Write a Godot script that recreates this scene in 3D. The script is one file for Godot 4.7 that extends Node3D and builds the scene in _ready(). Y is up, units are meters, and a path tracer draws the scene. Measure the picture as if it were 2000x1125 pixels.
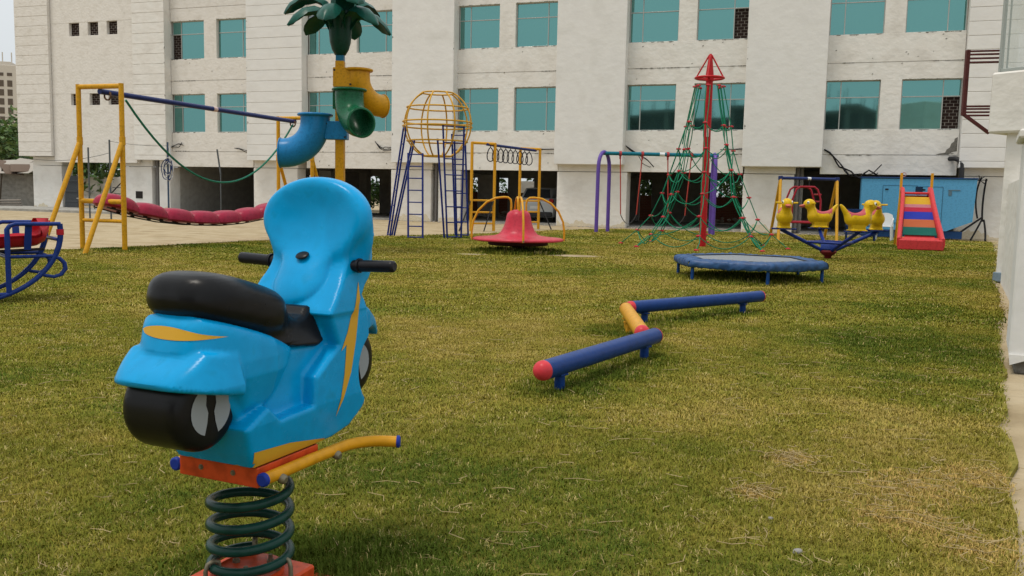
extends Node3D
# Playground on a lawn in front of an unfinished white apartment block, hazy overcast daylight.

var names := {}
var mats := {}
var rng := RandomNumberGenerator.new()

# facade frame: along() runs along the front of the block, back() runs into it
const TH := 0.3361
var fu := Vector3(cos(TH), 0, sin(TH))
var fb := Vector3(sin(TH), 0, -cos(TH))
var f0 := Vector3(-11.9317, 0, -39.7041)
func fp(s: float, h: float, r: float) -> Vector3:
	return f0 + fu * s + fb * r + Vector3(0, h, 0)
func fbasis() -> Basis:
	return Basis(fu, Vector3.UP, -fb)

func numbered(called: String) -> String:
	if not names.has(called):
		names[called] = 0
		return called
	names[called] += 1
	return "%s_%03d" % [called, names[called]]

func tag(o, label: String, category: String, group := ""):
	o.set_meta("label", label)
	o.set_meta("category", category)
	if group != "": o.set_meta("group", group)
	return o

func thing(called: String, label: String, category: String, at := Vector3.ZERO, turn := 0.0, group := "") -> Node3D:
	var o := Node3D.new()
	o.name = numbered(called)
	add_child(o)
	o.position = at
	o.rotation.y = turn
	tag(o, label, category, group)
	return o

func copy_of(root: Node3D, at: Vector3, turn: float, label := "") -> Node3D:
	var base: String = root.name
	var o: Node3D = root.duplicate()
	o.name = numbered(base)
	add_child(o)
	o.position = at
	o.rotation.y = turn
	if label != "": o.set_meta("label", label)
	return o

# ---------------------------------------------------------------- mesh builder
class MB:
	var st := SurfaceTool.new()
	var g := 0
	func _init():
		st.begin(Mesh.PRIMITIVE_TRIANGLES)
	func flat(): st.set_smooth_group(-1)
	func smooth():
		g += 1
		st.set_smooth_group(g)
	func tri(a: Vector3, b: Vector3, c: Vector3):
		st.add_vertex(a); st.add_vertex(c); st.add_vertex(b)
	func quad(a: Vector3, b: Vector3, c: Vector3, d: Vector3):
		tri(a, b, c); tri(a, c, d)
	# quad with texture coordinates
	func quv(a: Vector3, b: Vector3, c: Vector3, d: Vector3, u0: Vector2, u1: Vector2):
		var uv := [Vector2(u0.x, u1.y), Vector2(u1.x, u1.y), Vector2(u1.x, u0.y), Vector2(u0.x, u0.y)]
		var p := [a, b, c, d]
		for i in [0, 2, 1, 0, 3, 2]:
			st.set_uv(uv[i]); st.add_vertex(p[i])
	# box with chamfered edges
	func box(c: Vector3, size: Vector3, bv := 0.0, bs := Basis.IDENTITY):
		flat()
		var h := size * 0.5
		if bv <= 0.0:
			var p := []
			for i in 8:
				p.append(c + bs * Vector3(h.x * (1 if i & 1 else -1), h.y * (1 if i & 2 else -1), h.z * (1 if i & 4 else -1)))
			quad(p[4], p[5], p[7], p[6]); quad(p[1], p[0], p[2], p[3])
			quad(p[5], p[1], p[3], p[7]); quad(p[0], p[4], p[6], p[2])
			quad(p[6], p[7], p[3], p[2]); quad(p[0], p[1], p[5], p[4])
			return
		bv = minf(bv, minf(h.x, minf(h.y, h.z)) * 0.9)
		var v := func(sx: float, sy: float, sz: float, ax: int) -> Vector3:
			var q := Vector3(sx * h.x, sy * h.y, sz * h.z)
			var k := Vector3(sx * (h.x - bv), sy * (h.y - bv), sz * (h.z - bv))
			k[ax] = q[ax]
			return c + bs * k
		for ax in 3:
			for s in [-1.0, 1.0]:
				var b1 := (ax + 1) % 3
				var b2 := (ax + 2) % 3
				var e := []
				for k in [[-1.0, -1.0], [1.0, -1.0], [1.0, 1.0], [-1.0, 1.0]]:
					var sg := Vector3.ZERO
					sg[ax] = s; sg[b1] = k[0]; sg[b2] = k[1]
					e.append(v.call(sg.x, sg.y, sg.z, ax))
				if s > 0: quad(e[0], e[1], e[2], e[3])
				else: quad(e[3], e[2], e[1], e[0])
		for ax in 3:
			var b1 := (ax + 1) % 3
			var b2 := (ax + 2) % 3
			for s1 in [-1.0, 1.0]:
				for s2 in [-1.0, 1.0]:
					var a := Vector3.ZERO
					a[b1] = s1; a[b2] = s2
					var lo := a; lo[ax] = -1.0
					var hi := a; hi[ax] = 1.0
					var p0: Vector3 = v.call(lo.x, lo.y, lo.z, b1)
					var p1: Vector3 = v.call(hi.x, hi.y, hi.z, b1)
					var p2: Vector3 = v.call(hi.x, hi.y, hi.z, b2)
					var p3: Vector3 = v.call(lo.x, lo.y, lo.z, b2)
					var nrm: Vector3 = bs * a
					if (p1 - p0).cross(p2 - p0).dot(nrm) > 0: quad(p0, p1, p2, p3)
					else: quad(p3, p2, p1, p0)
		for sx in [-1.0, 1.0]:
			for sy in [-1.0, 1.0]:
				for sz in [-1.0, 1.0]:
					var p0: Vector3 = v.call(sx, sy, sz, 0)
					var p1: Vector3 = v.call(sx, sy, sz, 1)
					var p2: Vector3 = v.call(sx, sy, sz, 2)
					if (p1 - p0).cross(p2 - p0).dot(bs * Vector3(sx, sy, sz)) > 0: tri(p0, p1, p2)
					else: tri(p0, p2, p1)
	# bar of square section between two points
	func bar(a: Vector3, b: Vector3, w: float, d := -1.0, bv := 0.0, up := Vector3.UP):
		if d < 0: d = w
		var z := (b - a).normalized()
		var x := up.cross(z)
		if x.length() < 0.01: x = Vector3.RIGHT.cross(z)
		x = x.normalized()
		var y := z.cross(x)
		box((a + b) * 0.5, Vector3(w, d, (b - a).length()), bv, Basis(x, y, z))
	# round tube along a path
	func tube(pts: Array, r, n := 10, closed := false, caps := true):
		smooth()
		var m := pts.size()
		var rings := []
		var t0: Vector3 = (pts[1] - pts[0]).normalized()
		if closed: t0 = (pts[1] - pts[m - 1]).normalized()
		var x := t0.cross(Vector3.UP)
		if x.length() < 0.1: x = t0.cross(Vector3.RIGHT)
		x = x.normalized()
		for i in m:
			var a: Vector3 = pts[(i - 1 + m) % m] if (closed or i > 0) else pts[0]
			var b: Vector3 = pts[(i + 1) % m] if (closed or i < m - 1) else pts[m - 1]
			var t: Vector3 = (b - a).normalized()
			x = (x - t * x.dot(t)).normalized()
			var y := t.cross(x)
			var rad: float = r[i] if r is Array else r
			var ring := []
			for k in n:
				var an := TAU * k / n
				ring.append(pts[i] + (x * cos(an) + y * sin(an)) * rad)
			rings.append(ring)
		for i in (m if closed else m - 1):
			var A: Array = rings[i]
			var B: Array = rings[(i + 1) % m]
			var off := 0
			if closed and i == m - 1:
				var best := 1e9
				for o in n:
					var dd: float = (A[0] - B[o]).length_squared()
					if dd < best: best = dd; off = o
			for k in n:
				quad(A[k], A[(k + 1) % n], B[(k + 1 + off) % n], B[(k + off) % n])
		if caps and not closed:
			flat()
			for e in [0, m - 1]:
				var R: Array = rings[e]
				for k in range(1, n - 1):
					if e == 0: tri(R[0], R[k + 1], R[k])
					else: tri(R[0], R[k], R[k + 1])
	# surface of revolution about y; a repeated profile point makes a crease. Profile runs so that outside is on its right going up
	func lathe(prof: Array, n := 32, xf := Transform3D.IDENTITY, a0 := 0.0, a1 := TAU):
		smooth()
		for i in prof.size() - 1:
			var p: Vector2 = prof[i]
			var q: Vector2 = prof[i + 1]
			if p.distance_to(q) < 1e-6:
				smooth()
				continue
			for k in n:
				var u := lerpf(a0, a1, float(k) / n)
				var w := lerpf(a0, a1, float(k + 1) / n)
				var A := xf * Vector3(p.x * cos(u), p.y, -p.x * sin(u))
				var B := xf * Vector3(p.x * cos(w), p.y, -p.x * sin(w))
				var C := xf * Vector3(q.x * cos(w), q.y, -q.x * sin(w))
				var D := xf * Vector3(q.x * cos(u), q.y, -q.x * sin(u))
				if p.x < 1e-6: tri(A, C, D)
				elif q.x < 1e-6: tri(A, B, C)
				else: quad(A, B, C, D)
	func ball(c: Vector3, r: Vector3, n := 14, bs := Basis.IDENTITY):
		var pr := []
		for i in n / 2 + 1:
			var a := -PI / 2 + PI * i / (n / 2)
			pr.append(Vector2(absf(cos(a)) if (i > 0 and i < n / 2) else 0.0, sin(a)))
		lathe(pr, n, Transform3D(bs * Basis.from_scale(r), c))
	func torus(c: Vector3, R: float, r: float, n := 32, m := 8, bs := Basis.IDENTITY):
		var p := []
		for i in n:
			var a := TAU * i / n
			p.append(c + bs * Vector3(R * cos(a), 0, R * sin(a)))
		tube(p, r, m, true)
	# polygon in the xy plane of xf, extruded from z=0 to z=d
	func prism(poly: Array, d: float, xf := Transform3D.IDENTITY):
		flat()
		var pk := PackedVector2Array(poly)
		if Geometry2D.is_polygon_clockwise(pk): pk.reverse()
		var ix := Geometry2D.triangulate_polygon(pk)
		for i in range(0, ix.size(), 3):
			var q := [pk[ix[i]], pk[ix[i + 1]], pk[ix[i + 2]]]
			if (q[1] - q[0]).cross(q[2] - q[0]) < 0: q = [q[0], q[2], q[1]]
			var t := []
			var b := []
			for k in 3:
				t.append(xf * Vector3(q[k].x, q[k].y, d)); b.append(xf * Vector3(q[k].x, q[k].y, 0))
			tri(t[0], t[1], t[2]); tri(b[0], b[2], b[1])
		var n := pk.size()
		for i in n:
			var p := pk[i]
			var q := pk[(i + 1) % n]
			quad(xf * Vector3(p.x, p.y, 0), xf * Vector3(q.x, q.y, 0), xf * Vector3(q.x, q.y, d), xf * Vector3(p.x, p.y, d))
	# grid of points (rows of equal length)
	func grid(rows: Array, wrap := false):
		smooth()
		for i in rows.size() - 1:
			var A: Array = rows[i]
			var B: Array = rows[i + 1]
			var n := A.size()
			for k in (n if wrap else n - 1):
				quad(A[k], A[(k + 1) % n], B[(k + 1) % n], B[k])
	func mesh() -> ArrayMesh:
		st.generate_normals()
		st.index()
		return st.commit()

func obj(called: String, mb, m: Material, parent: Node = self) -> MeshInstance3D:
	var o := MeshInstance3D.new()
	o.mesh = mb.mesh() if mb is MB else mb
	o.material_override = m
	o.name = numbered(called) if parent == self else called
	parent.add_child(o, true)
	return o

func struct(called: String, mb, m: Material) -> MeshInstance3D:
	var o := obj(called, mb, m)
	o.set_meta("kind", "structure")
	return o

# ---------------------------------------------------------------- implicit surfaces
# meshes fn(p) < 0 as surface nets; blocks away from the surface are skipped
func nets(fn: Callable, lo: Vector3, hi: Vector3, cell: float, sym := false) -> ArrayMesh:
	var B := 4
	var nb := Vector3i(((hi - lo) / (cell * B)).ceil())
	var n := nb * B
	if sym: lo.z = -n.z * cell * 0.5
	var sx := n.x + 1
	var sxy := sx * (n.y + 1)
	var val := PackedFloat32Array()
	val.resize(sxy * (n.z + 1))
	val.fill(1e9)
	var vid := PackedInt32Array()
	vid.resize(n.x * n.y * n.z)
	vid.fill(-1)
	var act := []
	var reach := cell * B * 0.5 * 1.7321 + cell * 2.2
	for bz in nb.z:
		for by in nb.y:
			for bx in nb.x:
				var c := lo + (Vector3(bx, by, bz) + Vector3(0.5, 0.5, 0.5)) * cell * B
				if absf(fn.call(c)) < reach: act.append(Vector3i(bx, by, bz) * B)
	for a in act:
		for z in range(a.z, a.z + B + 1):
			for y in range(a.y, a.y + B + 1):
				for x in range(a.x, a.x + B + 1):
					var i: int = x + y * sx + z * sxy
					if val[i] > 1e8:
						var mi: int = x + y * sx + (n.z - z) * sxy
						val[i] = val[mi] if (sym and val[mi] < 1e8) else fn.call(lo + Vector3(x, y, z) * cell)
	var vs := PackedVector3Array()
	var ns := PackedVector3Array()
	var off := [0, 1, sx, sx + 1, sxy, sxy + 1, sxy + sx, sxy + sx + 1]
	var edges := [[0, 1], [2, 3], [4, 5], [6, 7], [0, 2], [1, 3], [4, 6], [5, 7], [0, 4], [1, 5], [2, 6], [3, 7]]
	var cp := []
	for i in 8: cp.append(Vector3(i & 1, (i >> 1) & 1, (i >> 2) & 1))
	for a in act:
		for z in range(a.z, a.z + B):
			for y in range(a.y, a.y + B):
				for x in range(a.x, a.x + B):
					var i: int = x + y * sx + z * sxy
					var neg := 0
					for k in 8:
						if val[i + off[k]] < 0: neg += 1
					if neg == 0 or neg == 8: continue
					var s := Vector3.ZERO
					var cnt := 0
					for e in edges:
						var v0: float = val[i + off[e[0]]]
						var v1: float = val[i + off[e[1]]]
						if (v0 < 0) != (v1 < 0):
							s += cp[e[0]].lerp(cp[e[1]], v0 / (v0 - v1))
							cnt += 1
					s /= cnt
					var d := []
					for k in 8: d.append(val[i + off[k]])
					var gr := Vector3(d[1] + d[3] + d[5] + d[7] - d[0] - d[2] - d[4] - d[6], d[2] + d[3] + d[6] + d[7] - d[0] - d[1] - d[4] - d[5], d[4] + d[5] + d[6] + d[7] - d[0] - d[1] - d[2] - d[3])
					vid[x + y * n.x + z * n.x * n.y] = vs.size()
					vs.append(lo + (Vector3(x, y, z) + s) * cell)
					ns.append(gr.normalized())
	var ix := PackedInt32Array()
	var cx := 1
	var cy := n.x
	var cz := n.x * n.y
	for a in act:
		for z in range(maxi(a.z, 1), a.z + B):
			for y in range(maxi(a.y, 1), a.y + B):
				for x in range(maxi(a.x, 1), a.x + B):
					var i: int = x + y * sx + z * sxy
					var v0: float = val[i]
					var ci: int = x + y * cy + z * cz
					for ax in 3:
						var j: int = i + (1 if ax == 0 else (sx if ax == 1 else sxy))
						var v1: float = val[j]
						if v1 > 1e8 or (v0 < 0) == (v1 < 0): continue
						var p: int = cy if ax == 0 else (cz if ax == 1 else cx)
						var q: int = cz if ax == 0 else (cx if ax == 1 else cy)
						var e := [vid[ci], vid[ci - p], vid[ci - p - q], vid[ci - q]]
						if e[0] < 0 or e[1] < 0 or e[2] < 0 or e[3] < 0: continue
						if v0 < 0: ix.append_array(PackedInt32Array([e[0], e[2], e[1], e[0], e[3], e[2]]))
						else: ix.append_array(PackedInt32Array([e[0], e[1], e[2], e[0], e[2], e[3]]))
	var arr := []
	arr.resize(Mesh.ARRAY_MAX)
	arr[Mesh.ARRAY_VERTEX] = vs
	arr[Mesh.ARRAY_NORMAL] = ns
	arr[Mesh.ARRAY_INDEX] = ix
	var m := ArrayMesh.new()
	m.add_surface_from_arrays(Mesh.PRIMITIVE_TRIANGLES, arr)
	return m

static func smin(a: float, b: float, k: float) -> float:
	var h := maxf(k - absf(a - b), 0.0) / k
	return minf(a, b) - h * h * k * 0.25
static func smax(a: float, b: float, k: float) -> float:
	return -smin(-a, -b, k)
static func sd_box(p: Vector3, h: Vector3, r: float) -> float:
	var q := p.abs() - h + Vector3(r, r, r)
	return q.max(Vector3.ZERO).length() + minf(maxf(q.x, maxf(q.y, q.z)), 0.0) - r
static func sd_ell(p: Vector3, r: Vector3) -> float:
	var k0 := (p / r).length()
	var k1 := (p / (r * r)).length()
	return k0 * (k0 - 1.0) / maxf(k1, 1e-5)
static func sd_poly(p: Vector2, v: PackedVector2Array) -> float:
	var d := 1e9
	var s := 1.0
	var j := v.size() - 1
	for i in v.size():
		var a := v[i]
		var b := v[j]
		var e := b - a
		var w := p - a
		var q := w - e * clampf(w.dot(e) / e.length_squared(), 0.0, 1.0)
		d = minf(d, q.length_squared())
		var c1 := p.y >= a.y
		var c2 := p.y < b.y
		var c3 := e.x * w.y > e.y * w.x
		if (c1 and c2 and c3) or not (c1 or c2 or c3): s = -s
		j = i
	return s * sqrt(d)
static func sd_cap(p: Vector3, a: Vector3, b: Vector3, ra: float, rb: float) -> float:
	var e := b - a
	var t := clampf((p - a).dot(e) / e.length_squared(), 0.0, 1.0)
	return (p - a - e * t).length() - lerpf(ra, rb, t)

# ---------------------------------------------------------------- materials
func lin(r: float, g: float, b: float) -> Color:
	return Color(r, g, b).linear_to_srgb()

func noise_tex(freq: float, c: Array, oct := 4, seed_ := 1, size := 512, nm := false, type := FastNoiseLite.TYPE_SIMPLEX_SMOOTH) -> NoiseTexture2D:
	var n := FastNoiseLite.new()
	n.noise_type = type
	n.frequency = freq
	n.fractal_octaves = oct
	n.seed = seed_
	var t := NoiseTexture2D.new()
	t.width = size; t.height = size
	t.seamless = true
	t.noise = n
	if nm:
		t.as_normal_map = true
		t.bump_strength = 6.0
	elif c.size() > 0:
		var gr := Gradient.new()
		var offs := PackedFloat32Array()
		var cols := PackedColorArray()
		for e in c:
			offs.append(e[0]); cols.append(e[1])
		gr.offsets = offs; gr.colors = cols
		t.color_ramp = gr
	return t

# plain paint or plastic: colour in linear values
func paint(key: String, r: float, g: float, b: float, rough := 0.4, metal := 0.0, worn := 0.0) -> StandardMaterial3D:
	if mats.has(key): return mats[key]
	var m := StandardMaterial3D.new()
	m.resource_name = key
	m.albedo_color = lin(r, g, b)
	m.roughness = rough
	m.metallic = metal
	m.metallic_specular = 0.3
	if worn > 0.0:
		# faded and scuffed paint: blotches of slightly different tone
		m.albedo_texture = wear_tex(worn)
		m.uv1_triplanar = true
		m.uv1_scale = Vector3(2.3, 2.3, 2.3)
		m.roughness_texture = mats["rough_tex"]
	mats[key] = m
	return m

func wear_tex(worn: float) -> Texture2D:
	if not mats.has("rough_tex"):
		mats["rough_tex"] = noise_tex(0.03, [[0.0, Color(0.7, 0.7, 0.7)], [1.0, Color(1, 1, 1)]], 4, 77, 256)
	var k := "wear%.2f" % worn
	if not mats.has(k):
		var lo := 1.0 - worn
		mats[k] = noise_tex(0.02, [[0.0, Color(lo, lo, lo)], [0.42, Color(0.97, 0.97, 0.97)], [0.7, Color(1, 1, 1)], [1.0, Color(lo, lo * 0.98, lo * 0.95)]], 5, 31, 256)
	return mats[k]

# ---------------------------------------------------------------- camera, light
func set_view():
	var cam := Camera3D.new()
	cam.name = "camera"
	cam.position = Vector3(0, 1.12, 0)
	cam.rotation = Vector3(-0.1038, 0, 0.0218)
	cam.fov = rad_to_deg(2.0 * atan(562.5 / 1725.0))
	cam.near = 0.05
	cam.far = 900.0
	add_child(cam)
	cam.current = true
	var env := Environment.new()
	env.background_mode = Environment.BG_SKY
	var sm := ProceduralSkyMaterial.new()
	sm.sky_top_color = Color(0.955, 0.975, 0.99)
	sm.sky_horizon_color = Color(0.765, 0.785, 0.795)
	sm.sky_curve = 0.34
	sm.ground_bottom_color = Color(0.30, 0.29, 0.25)
	sm.ground_horizon_color = Color(0.55, 0.55, 0.53)
	sm.sun_angle_max = 40.0
	sm.energy_multiplier = 1.0
	var sky := Sky.new()
	sky.sky_material = sm
	env.sky = sky
	env.tonemap_mode = Environment.TONE_MAPPER_LINEAR
	env.tonemap_exposure = 1.15
	env.sdfgi_enabled = true
	env.ssao_enabled = true
	env.ssil_enabled = true
	var we := WorldEnvironment.new()
	we.name = "environment"
	we.environment = env
	add_child(we)
	var sun := DirectionalLight3D.new()
	sun.name = "sun"
	sun.light_energy = 0.5
	sun.light_angular_distance = 14.0
	sun.light_color = Color(1.0, 0.97, 0.92)
	sun.shadow_enabled = true
	add_child(sun)
	# hazy sun, high, a little behind the camera and to its left
	sun.look_at_from_position(Vector3(-0.30, 1.0, 0.16) * 50.0, Vector3.ZERO)

# ---------------------------------------------------------------- surfaces
func surf(key: String, cols: Array, scale: float, freq := 0.01, rough := 0.9, oct := 5, bump := 0.0) -> StandardMaterial3D:
	if mats.has(key): return mats[key]
	var m := StandardMaterial3D.new()
	m.resource_name = key
	m.albedo_texture = noise_tex(freq, cols, oct, hash(key) % 911, 512)
	m.uv1_triplanar = true
	m.uv1_world_triplanar = true
	m.uv1_scale = Vector3.ONE * scale
	m.roughness = rough
	m.metallic_specular = 0.15
	if bump > 0.0:
		m.normal_enabled = true
		m.normal_texture = noise_tex(freq * 4.0, [], 4, 5, 512, true)
		m.normal_scale = bump
	mats[key] = m
	return m

func make_mats():
	# white wash with faint pinkish and greyish blotches
	surf("plaster", [[0.0, lin(0.62, 0.59, 0.54)], [0.35, lin(0.72, 0.69, 0.64)], [0.6, lin(0.76, 0.735, 0.69)], [0.85, lin(0.71, 0.695, 0.65)], [1.0, lin(0.64, 0.60, 0.55)]], 0.22, 0.008, 0.9, 6, 0.25)
	surf("plaster_smooth", [[0.0, lin(0.66, 0.645, 0.61)], [0.5, lin(0.745, 0.73, 0.70)], [1.0, lin(0.70, 0.685, 0.66)]], 0.2, 0.006, 0.85, 5, 0.15)
	surf("plaster_warm", [[0.0, lin(0.60, 0.56, 0.50)], [0.35, lin(0.70, 0.665, 0.61)], [0.7, lin(0.735, 0.70, 0.65)], [1.0, lin(0.62, 0.575, 0.51)]], 0.3, 0.01, 0.9, 6, 0.3)
	surf("stain", [[0.0, lin(0.56, 0.48, 0.33)], [0.5, lin(0.64, 0.57, 0.43)], [1.0, lin(0.70, 0.65, 0.55)]], 0.9, 0.03, 0.95, 6)
	surf("bare_plaster", [[0.0, lin(0.10, 0.095, 0.085)], [0.5, lin(0.17, 0.16, 0.14)], [1.0, lin(0.27, 0.25, 0.22)]], 1.3, 0.02, 0.95, 6, 0.6)
	surf("concrete", [[0.0, lin(0.24, 0.23, 0.21)], [0.5, lin(0.34, 0.33, 0.30)], [1.0, lin(0.44, 0.42, 0.38)]], 0.6, 0.012, 0.9, 6, 0.4)
	surf("cement_render", [[0.0, lin(0.30, 0.29, 0.26)], [0.5, lin(0.38, 0.365, 0.33)], [1.0, lin(0.45, 0.43, 0.39)]], 0.5, 0.012, 0.95, 5)
	surf("sand", [[0.0, lin(0.29, 0.225, 0.135)], [0.4, lin(0.39, 0.31, 0.195)], [0.65, lin(0.44, 0.36, 0.24)], [1.0, lin(0.34, 0.27, 0.17)]], 0.16, 0.012, 0.95, 7, 0.5)
	surf("lawn", [[0.0, lin(0.11, 0.098, 0.022)], [0.3, lin(0.165, 0.148, 0.030)], [0.5, lin(0.205, 0.182, 0.038)], [0.7, lin(0.235, 0.20, 0.048)], [1.0, lin(0.30, 0.245, 0.075)]], 0.9, 0.05, 1.0, 6, 0.5)
	surf("brick_red", [[0.0, lin(0.13, 0.05, 0.035)], [0.5, lin(0.22, 0.09, 0.06)], [1.0, lin(0.30, 0.13, 0.09)]], 1.1, 0.02, 0.95)
	surf("rubble", [[0.0, lin(0.20, 0.17, 0.14)], [0.5, lin(0.36, 0.32, 0.27)], [1.0, lin(0.55, 0.52, 0.48)]], 2.0, 0.03, 0.95)
	var gl := StandardMaterial3D.new()
	gl.resource_name = "tinted_glass"
	gl.albedo_color = lin(0.15, 0.35, 0.335)
	gl.metallic = 0.9
	gl.roughness = 0.03
	mats["glass"] = gl
	var gd := StandardMaterial3D.new()
	gd.resource_name = "clear_glass"
	gd.albedo_color = Color(0.80, 0.86, 0.83, 0.22)
	gd.transparency = BaseMaterial3D.TRANSPARENCY_ALPHA
	gd.roughness = 0.03
	mats["clear_glass"] = gd
	paint("aluminium", 0.42, 0.43, 0.41, 0.45, 0.3)
	paint("dark_metal", 0.02, 0.02, 0.022, 0.5)
	paint("black_rubber", 0.012, 0.012, 0.013, 0.55)

# lawn edge on the sand side and on the wall side (x, z), running round clockwise seen from above
var lawn_poly := [Vector2(-40, 6), Vector2(-40, 1), Vector2(-13, -12.3), Vector2(-9.6, -14.2), Vector2(-7.7, -16.0), Vector2(-5.9, -19.4), Vector2(-4.2, -22.1), Vector2(-2.2, -24.6), Vector2(-0.6, -26.6), Vector2(1.2, -29.6), Vector2(3.4, -32.5), Vector2(6.5, -32.2), Vector2(9.5, -31.1), Vector2(12.4, -29.6), Vector2(15.2, -28.2), Vector2(13.8, -25.4), Vector2(10.9, -20.0), Vector2(7.3, -13.4), Vector2(5.45, -9.8), Vector2(3.9, -7.0), Vector2(2.75, -4.85), Vector2(1.85, -3.15), Vector2(0.6, -0.6), Vector2(-0.5, 2), Vector2(-2, 6)]

func build_ground():
	var g := MB.new()
	g.smooth()
	g.quad(Vector3(-500, -0.03, 400), Vector3(500, -0.03, 400), Vector3(500, -0.03, -500), Vector3(-500, -0.03, -500))
	struct("ground", g, mats["sand"])
	# lawn with a slightly wavy rim, standing a little above the sand
	var pts := []
	var n := lawn_poly.size()
	rng.seed = 5
	for i in n:
		var a: Vector2 = lawn_poly[i]
		var b: Vector2 = lawn_poly[(i + 1) % n]
		var k := maxi(1, int(a.distance_to(b) / 0.35))
		for j in k:
			var jit := 0.05 if a.x < 40 else 0.0
			pts.append(a.lerp(b, float(j) / k) + Vector2(rng.randf_range(-jit, jit), rng.randf_range(-jit, jit)))
	lawn_ring = PackedVector2Array(pts)
	var l := MB.new()
	l.flat()
	var ix := Geometry2D.triangulate_polygon(lawn_ring)
	for i in range(0, ix.size(), 3):
		var q := [lawn_ring[ix[i]], lawn_ring[ix[i + 1]], lawn_ring[ix[i + 2]]]
		var v := []
		for k in 3: v.append(Vector3(q[k].x, 0.0, q[k].y))
		if (v[1] - v[0]).cross(v[2] - v[0]).y > 0: l.tri(v[0], v[1], v[2])
		else: l.tri(v[0], v[2], v[1])
	for i in lawn_ring.size():
		var a := lawn_ring[i]
		var b := lawn_ring[(i + 1) % lawn_ring.size()]
		l.quad(Vector3(a.x, 0, a.y), Vector3(b.x, 0, b.y), Vector3(b.x, -0.06, b.y), Vector3(a.x, -0.06, a.y))
	struct("lawn", l, mats["lawn"])

var lawn_ring := PackedVector2Array()

# ---------------------------------------------------------------- the apartment block
func fbox(mb: MB, s0: float, s1: float, h0: float, h1: float, r0: float, r1: float, bv := 0.0):
	mb.box(fp((s0 + s1) * 0.5, (h0 + h1) * 0.5, (r0 + r1) * 0.5), Vector3(absf(s1 - s0), absf(h1 - h0), absf(r1 - r0)), bv, fbasis())

# open jali of bricks laid with gaps, seen where a sash is missing
func brick_grille(parent: Node, s0: float, s1: float, h0: float, h1: float, r: float):
	var br := MB.new()
	var rows := maxi(3, int(round((h1 - h0) / 0.105)))
	var dh := (h1 - h0) / rows
	for i in rows:
		var s := s0 - (0.12 if i % 2 else 0.0)
		while s < s1 - 0.02:
			var a := maxf(s, s0) + 0.004
			var b := minf(s + 0.225, s1) - 0.004
			if b - a > 0.02: fbox(br, a, b, h0 + i * dh + 0.006, h0 + (i + 1) * dh - 0.006, r + rng.randf_range(0, 0.012), r + 0.10)
			s += 0.238
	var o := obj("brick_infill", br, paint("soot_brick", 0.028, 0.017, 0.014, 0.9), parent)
	o.set_meta("kind", "stuff")
	var mo := MB.new()
	fbox(mo, s0, s1, h0, h1, r + 0.014, r + 0.09)
	obj("mortar", mo, paint("mortar", 0.34, 0.31, 0.28, 0.95), parent)

# window: aluminium frame with a transom and one mullion, four tinted panes
func window_at(b: Node3D, s0: float, s1: float, h0: float, h1: float, mull: float, open_low := 0, hidden_w := 0.0):
	var w := Node3D.new()
	w.name = "window"
	b.add_child(w, true)
	var r := 0.60
	var t := 0.035
	var tr := h0 + (h1 - h0) * 0.66
	var f := MB.new()
	fbox(f, s0, s1, h0, h0 + t, r - 0.03, r + 0.03, 0.004)
	fbox(f, s0, s1, h1 - t, h1, r - 0.03, r + 0.03, 0.004)
	fbox(f, s0, s0 + t, h0 + t, h1 - t, r - 0.028, r + 0.03, 0.004)
	fbox(f, s1 - t, s1, h0 + t, h1 - t, r - 0.028, r + 0.03, 0.004)
	fbox(f, s0 + t, s1 - t, tr - 0.018, tr + 0.018, r - 0.026, r + 0.028, 0.004)
	fbox(f, mull - 0.018, mull + 0.018, h0 + t, h1 - t, r - 0.024, r + 0.026, 0.004)
	obj("frame", f, mats["aluminium"], w)
	var cells := [[s0 + t, mull - 0.018], [mull + 0.018, s1 - t]]
	for i in 2:
		for j in 2:
			var a: float = cells[i][0]
			var c: float = cells[i][1]
			var p0: float = h0 + t if j == 0 else tr + 0.018
			var p1: float = tr - 0.018 if j == 0 else h1 - t
			if j == 0 and open_low == i + 1:
				brick_grille(w, a, c, p0, p1, r + 0.05)
				continue
			var p := MB.new()
			# panes never hang perfectly true: a touch of tilt
			var tl := rng.randf_range(-0.006, 0.006)
			var tv := rng.randf_range(-0.004, 0.004)
			p.flat()
			p.quad(fp(a, p0, r + tl + tv), fp(c, p0, r - tl + tv), fp(c, p1, r - tl - tv), fp(a, p1, r + tl - tv))
			obj("pane", p, mats["glass"], w)
	# ragged mortar left under the sill and over the head
	var ch := MB.new()
	for e in [[h0, -1.0, 14], [h1, 1.0, 6]]:
		var s: float = s0 + 0.02
		while s < s1 - 0.05:
			var l := rng.randf_range(0.04, 0.22)
			if rng.randf() < 0.62 and s + l < s1:
				var d: float = rng.randf_range(0.01, 0.045) * (1.0 if e[1] < 0 else 0.5)
				var poly := []
				var k := 5
				for i in k + 1: poly.append(Vector2(s + l * i / k, e[0] + e[1] * d * (rng.randf_range(0.35, 1.0) if i > 0 and i < k else 0.0)))
				for i in range(poly.size()): pass
				ch.prism(poly, 0.02, Transform3D(fbasis(), f0 + fb * 0.458) )
			s += l
	obj("broken_sill", ch, mats["bare_plaster"], w).set_meta("kind", "stuff")

func wall_part(b: Node3D, called: String, rects: Array, mat: String):
	for q in rects:
		var w := MB.new()
		fbox(w, q[0], q[1], q[2], q[3], q[4], q[5], 0.006)
		obj(called, w, mats[mat], b)

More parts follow.
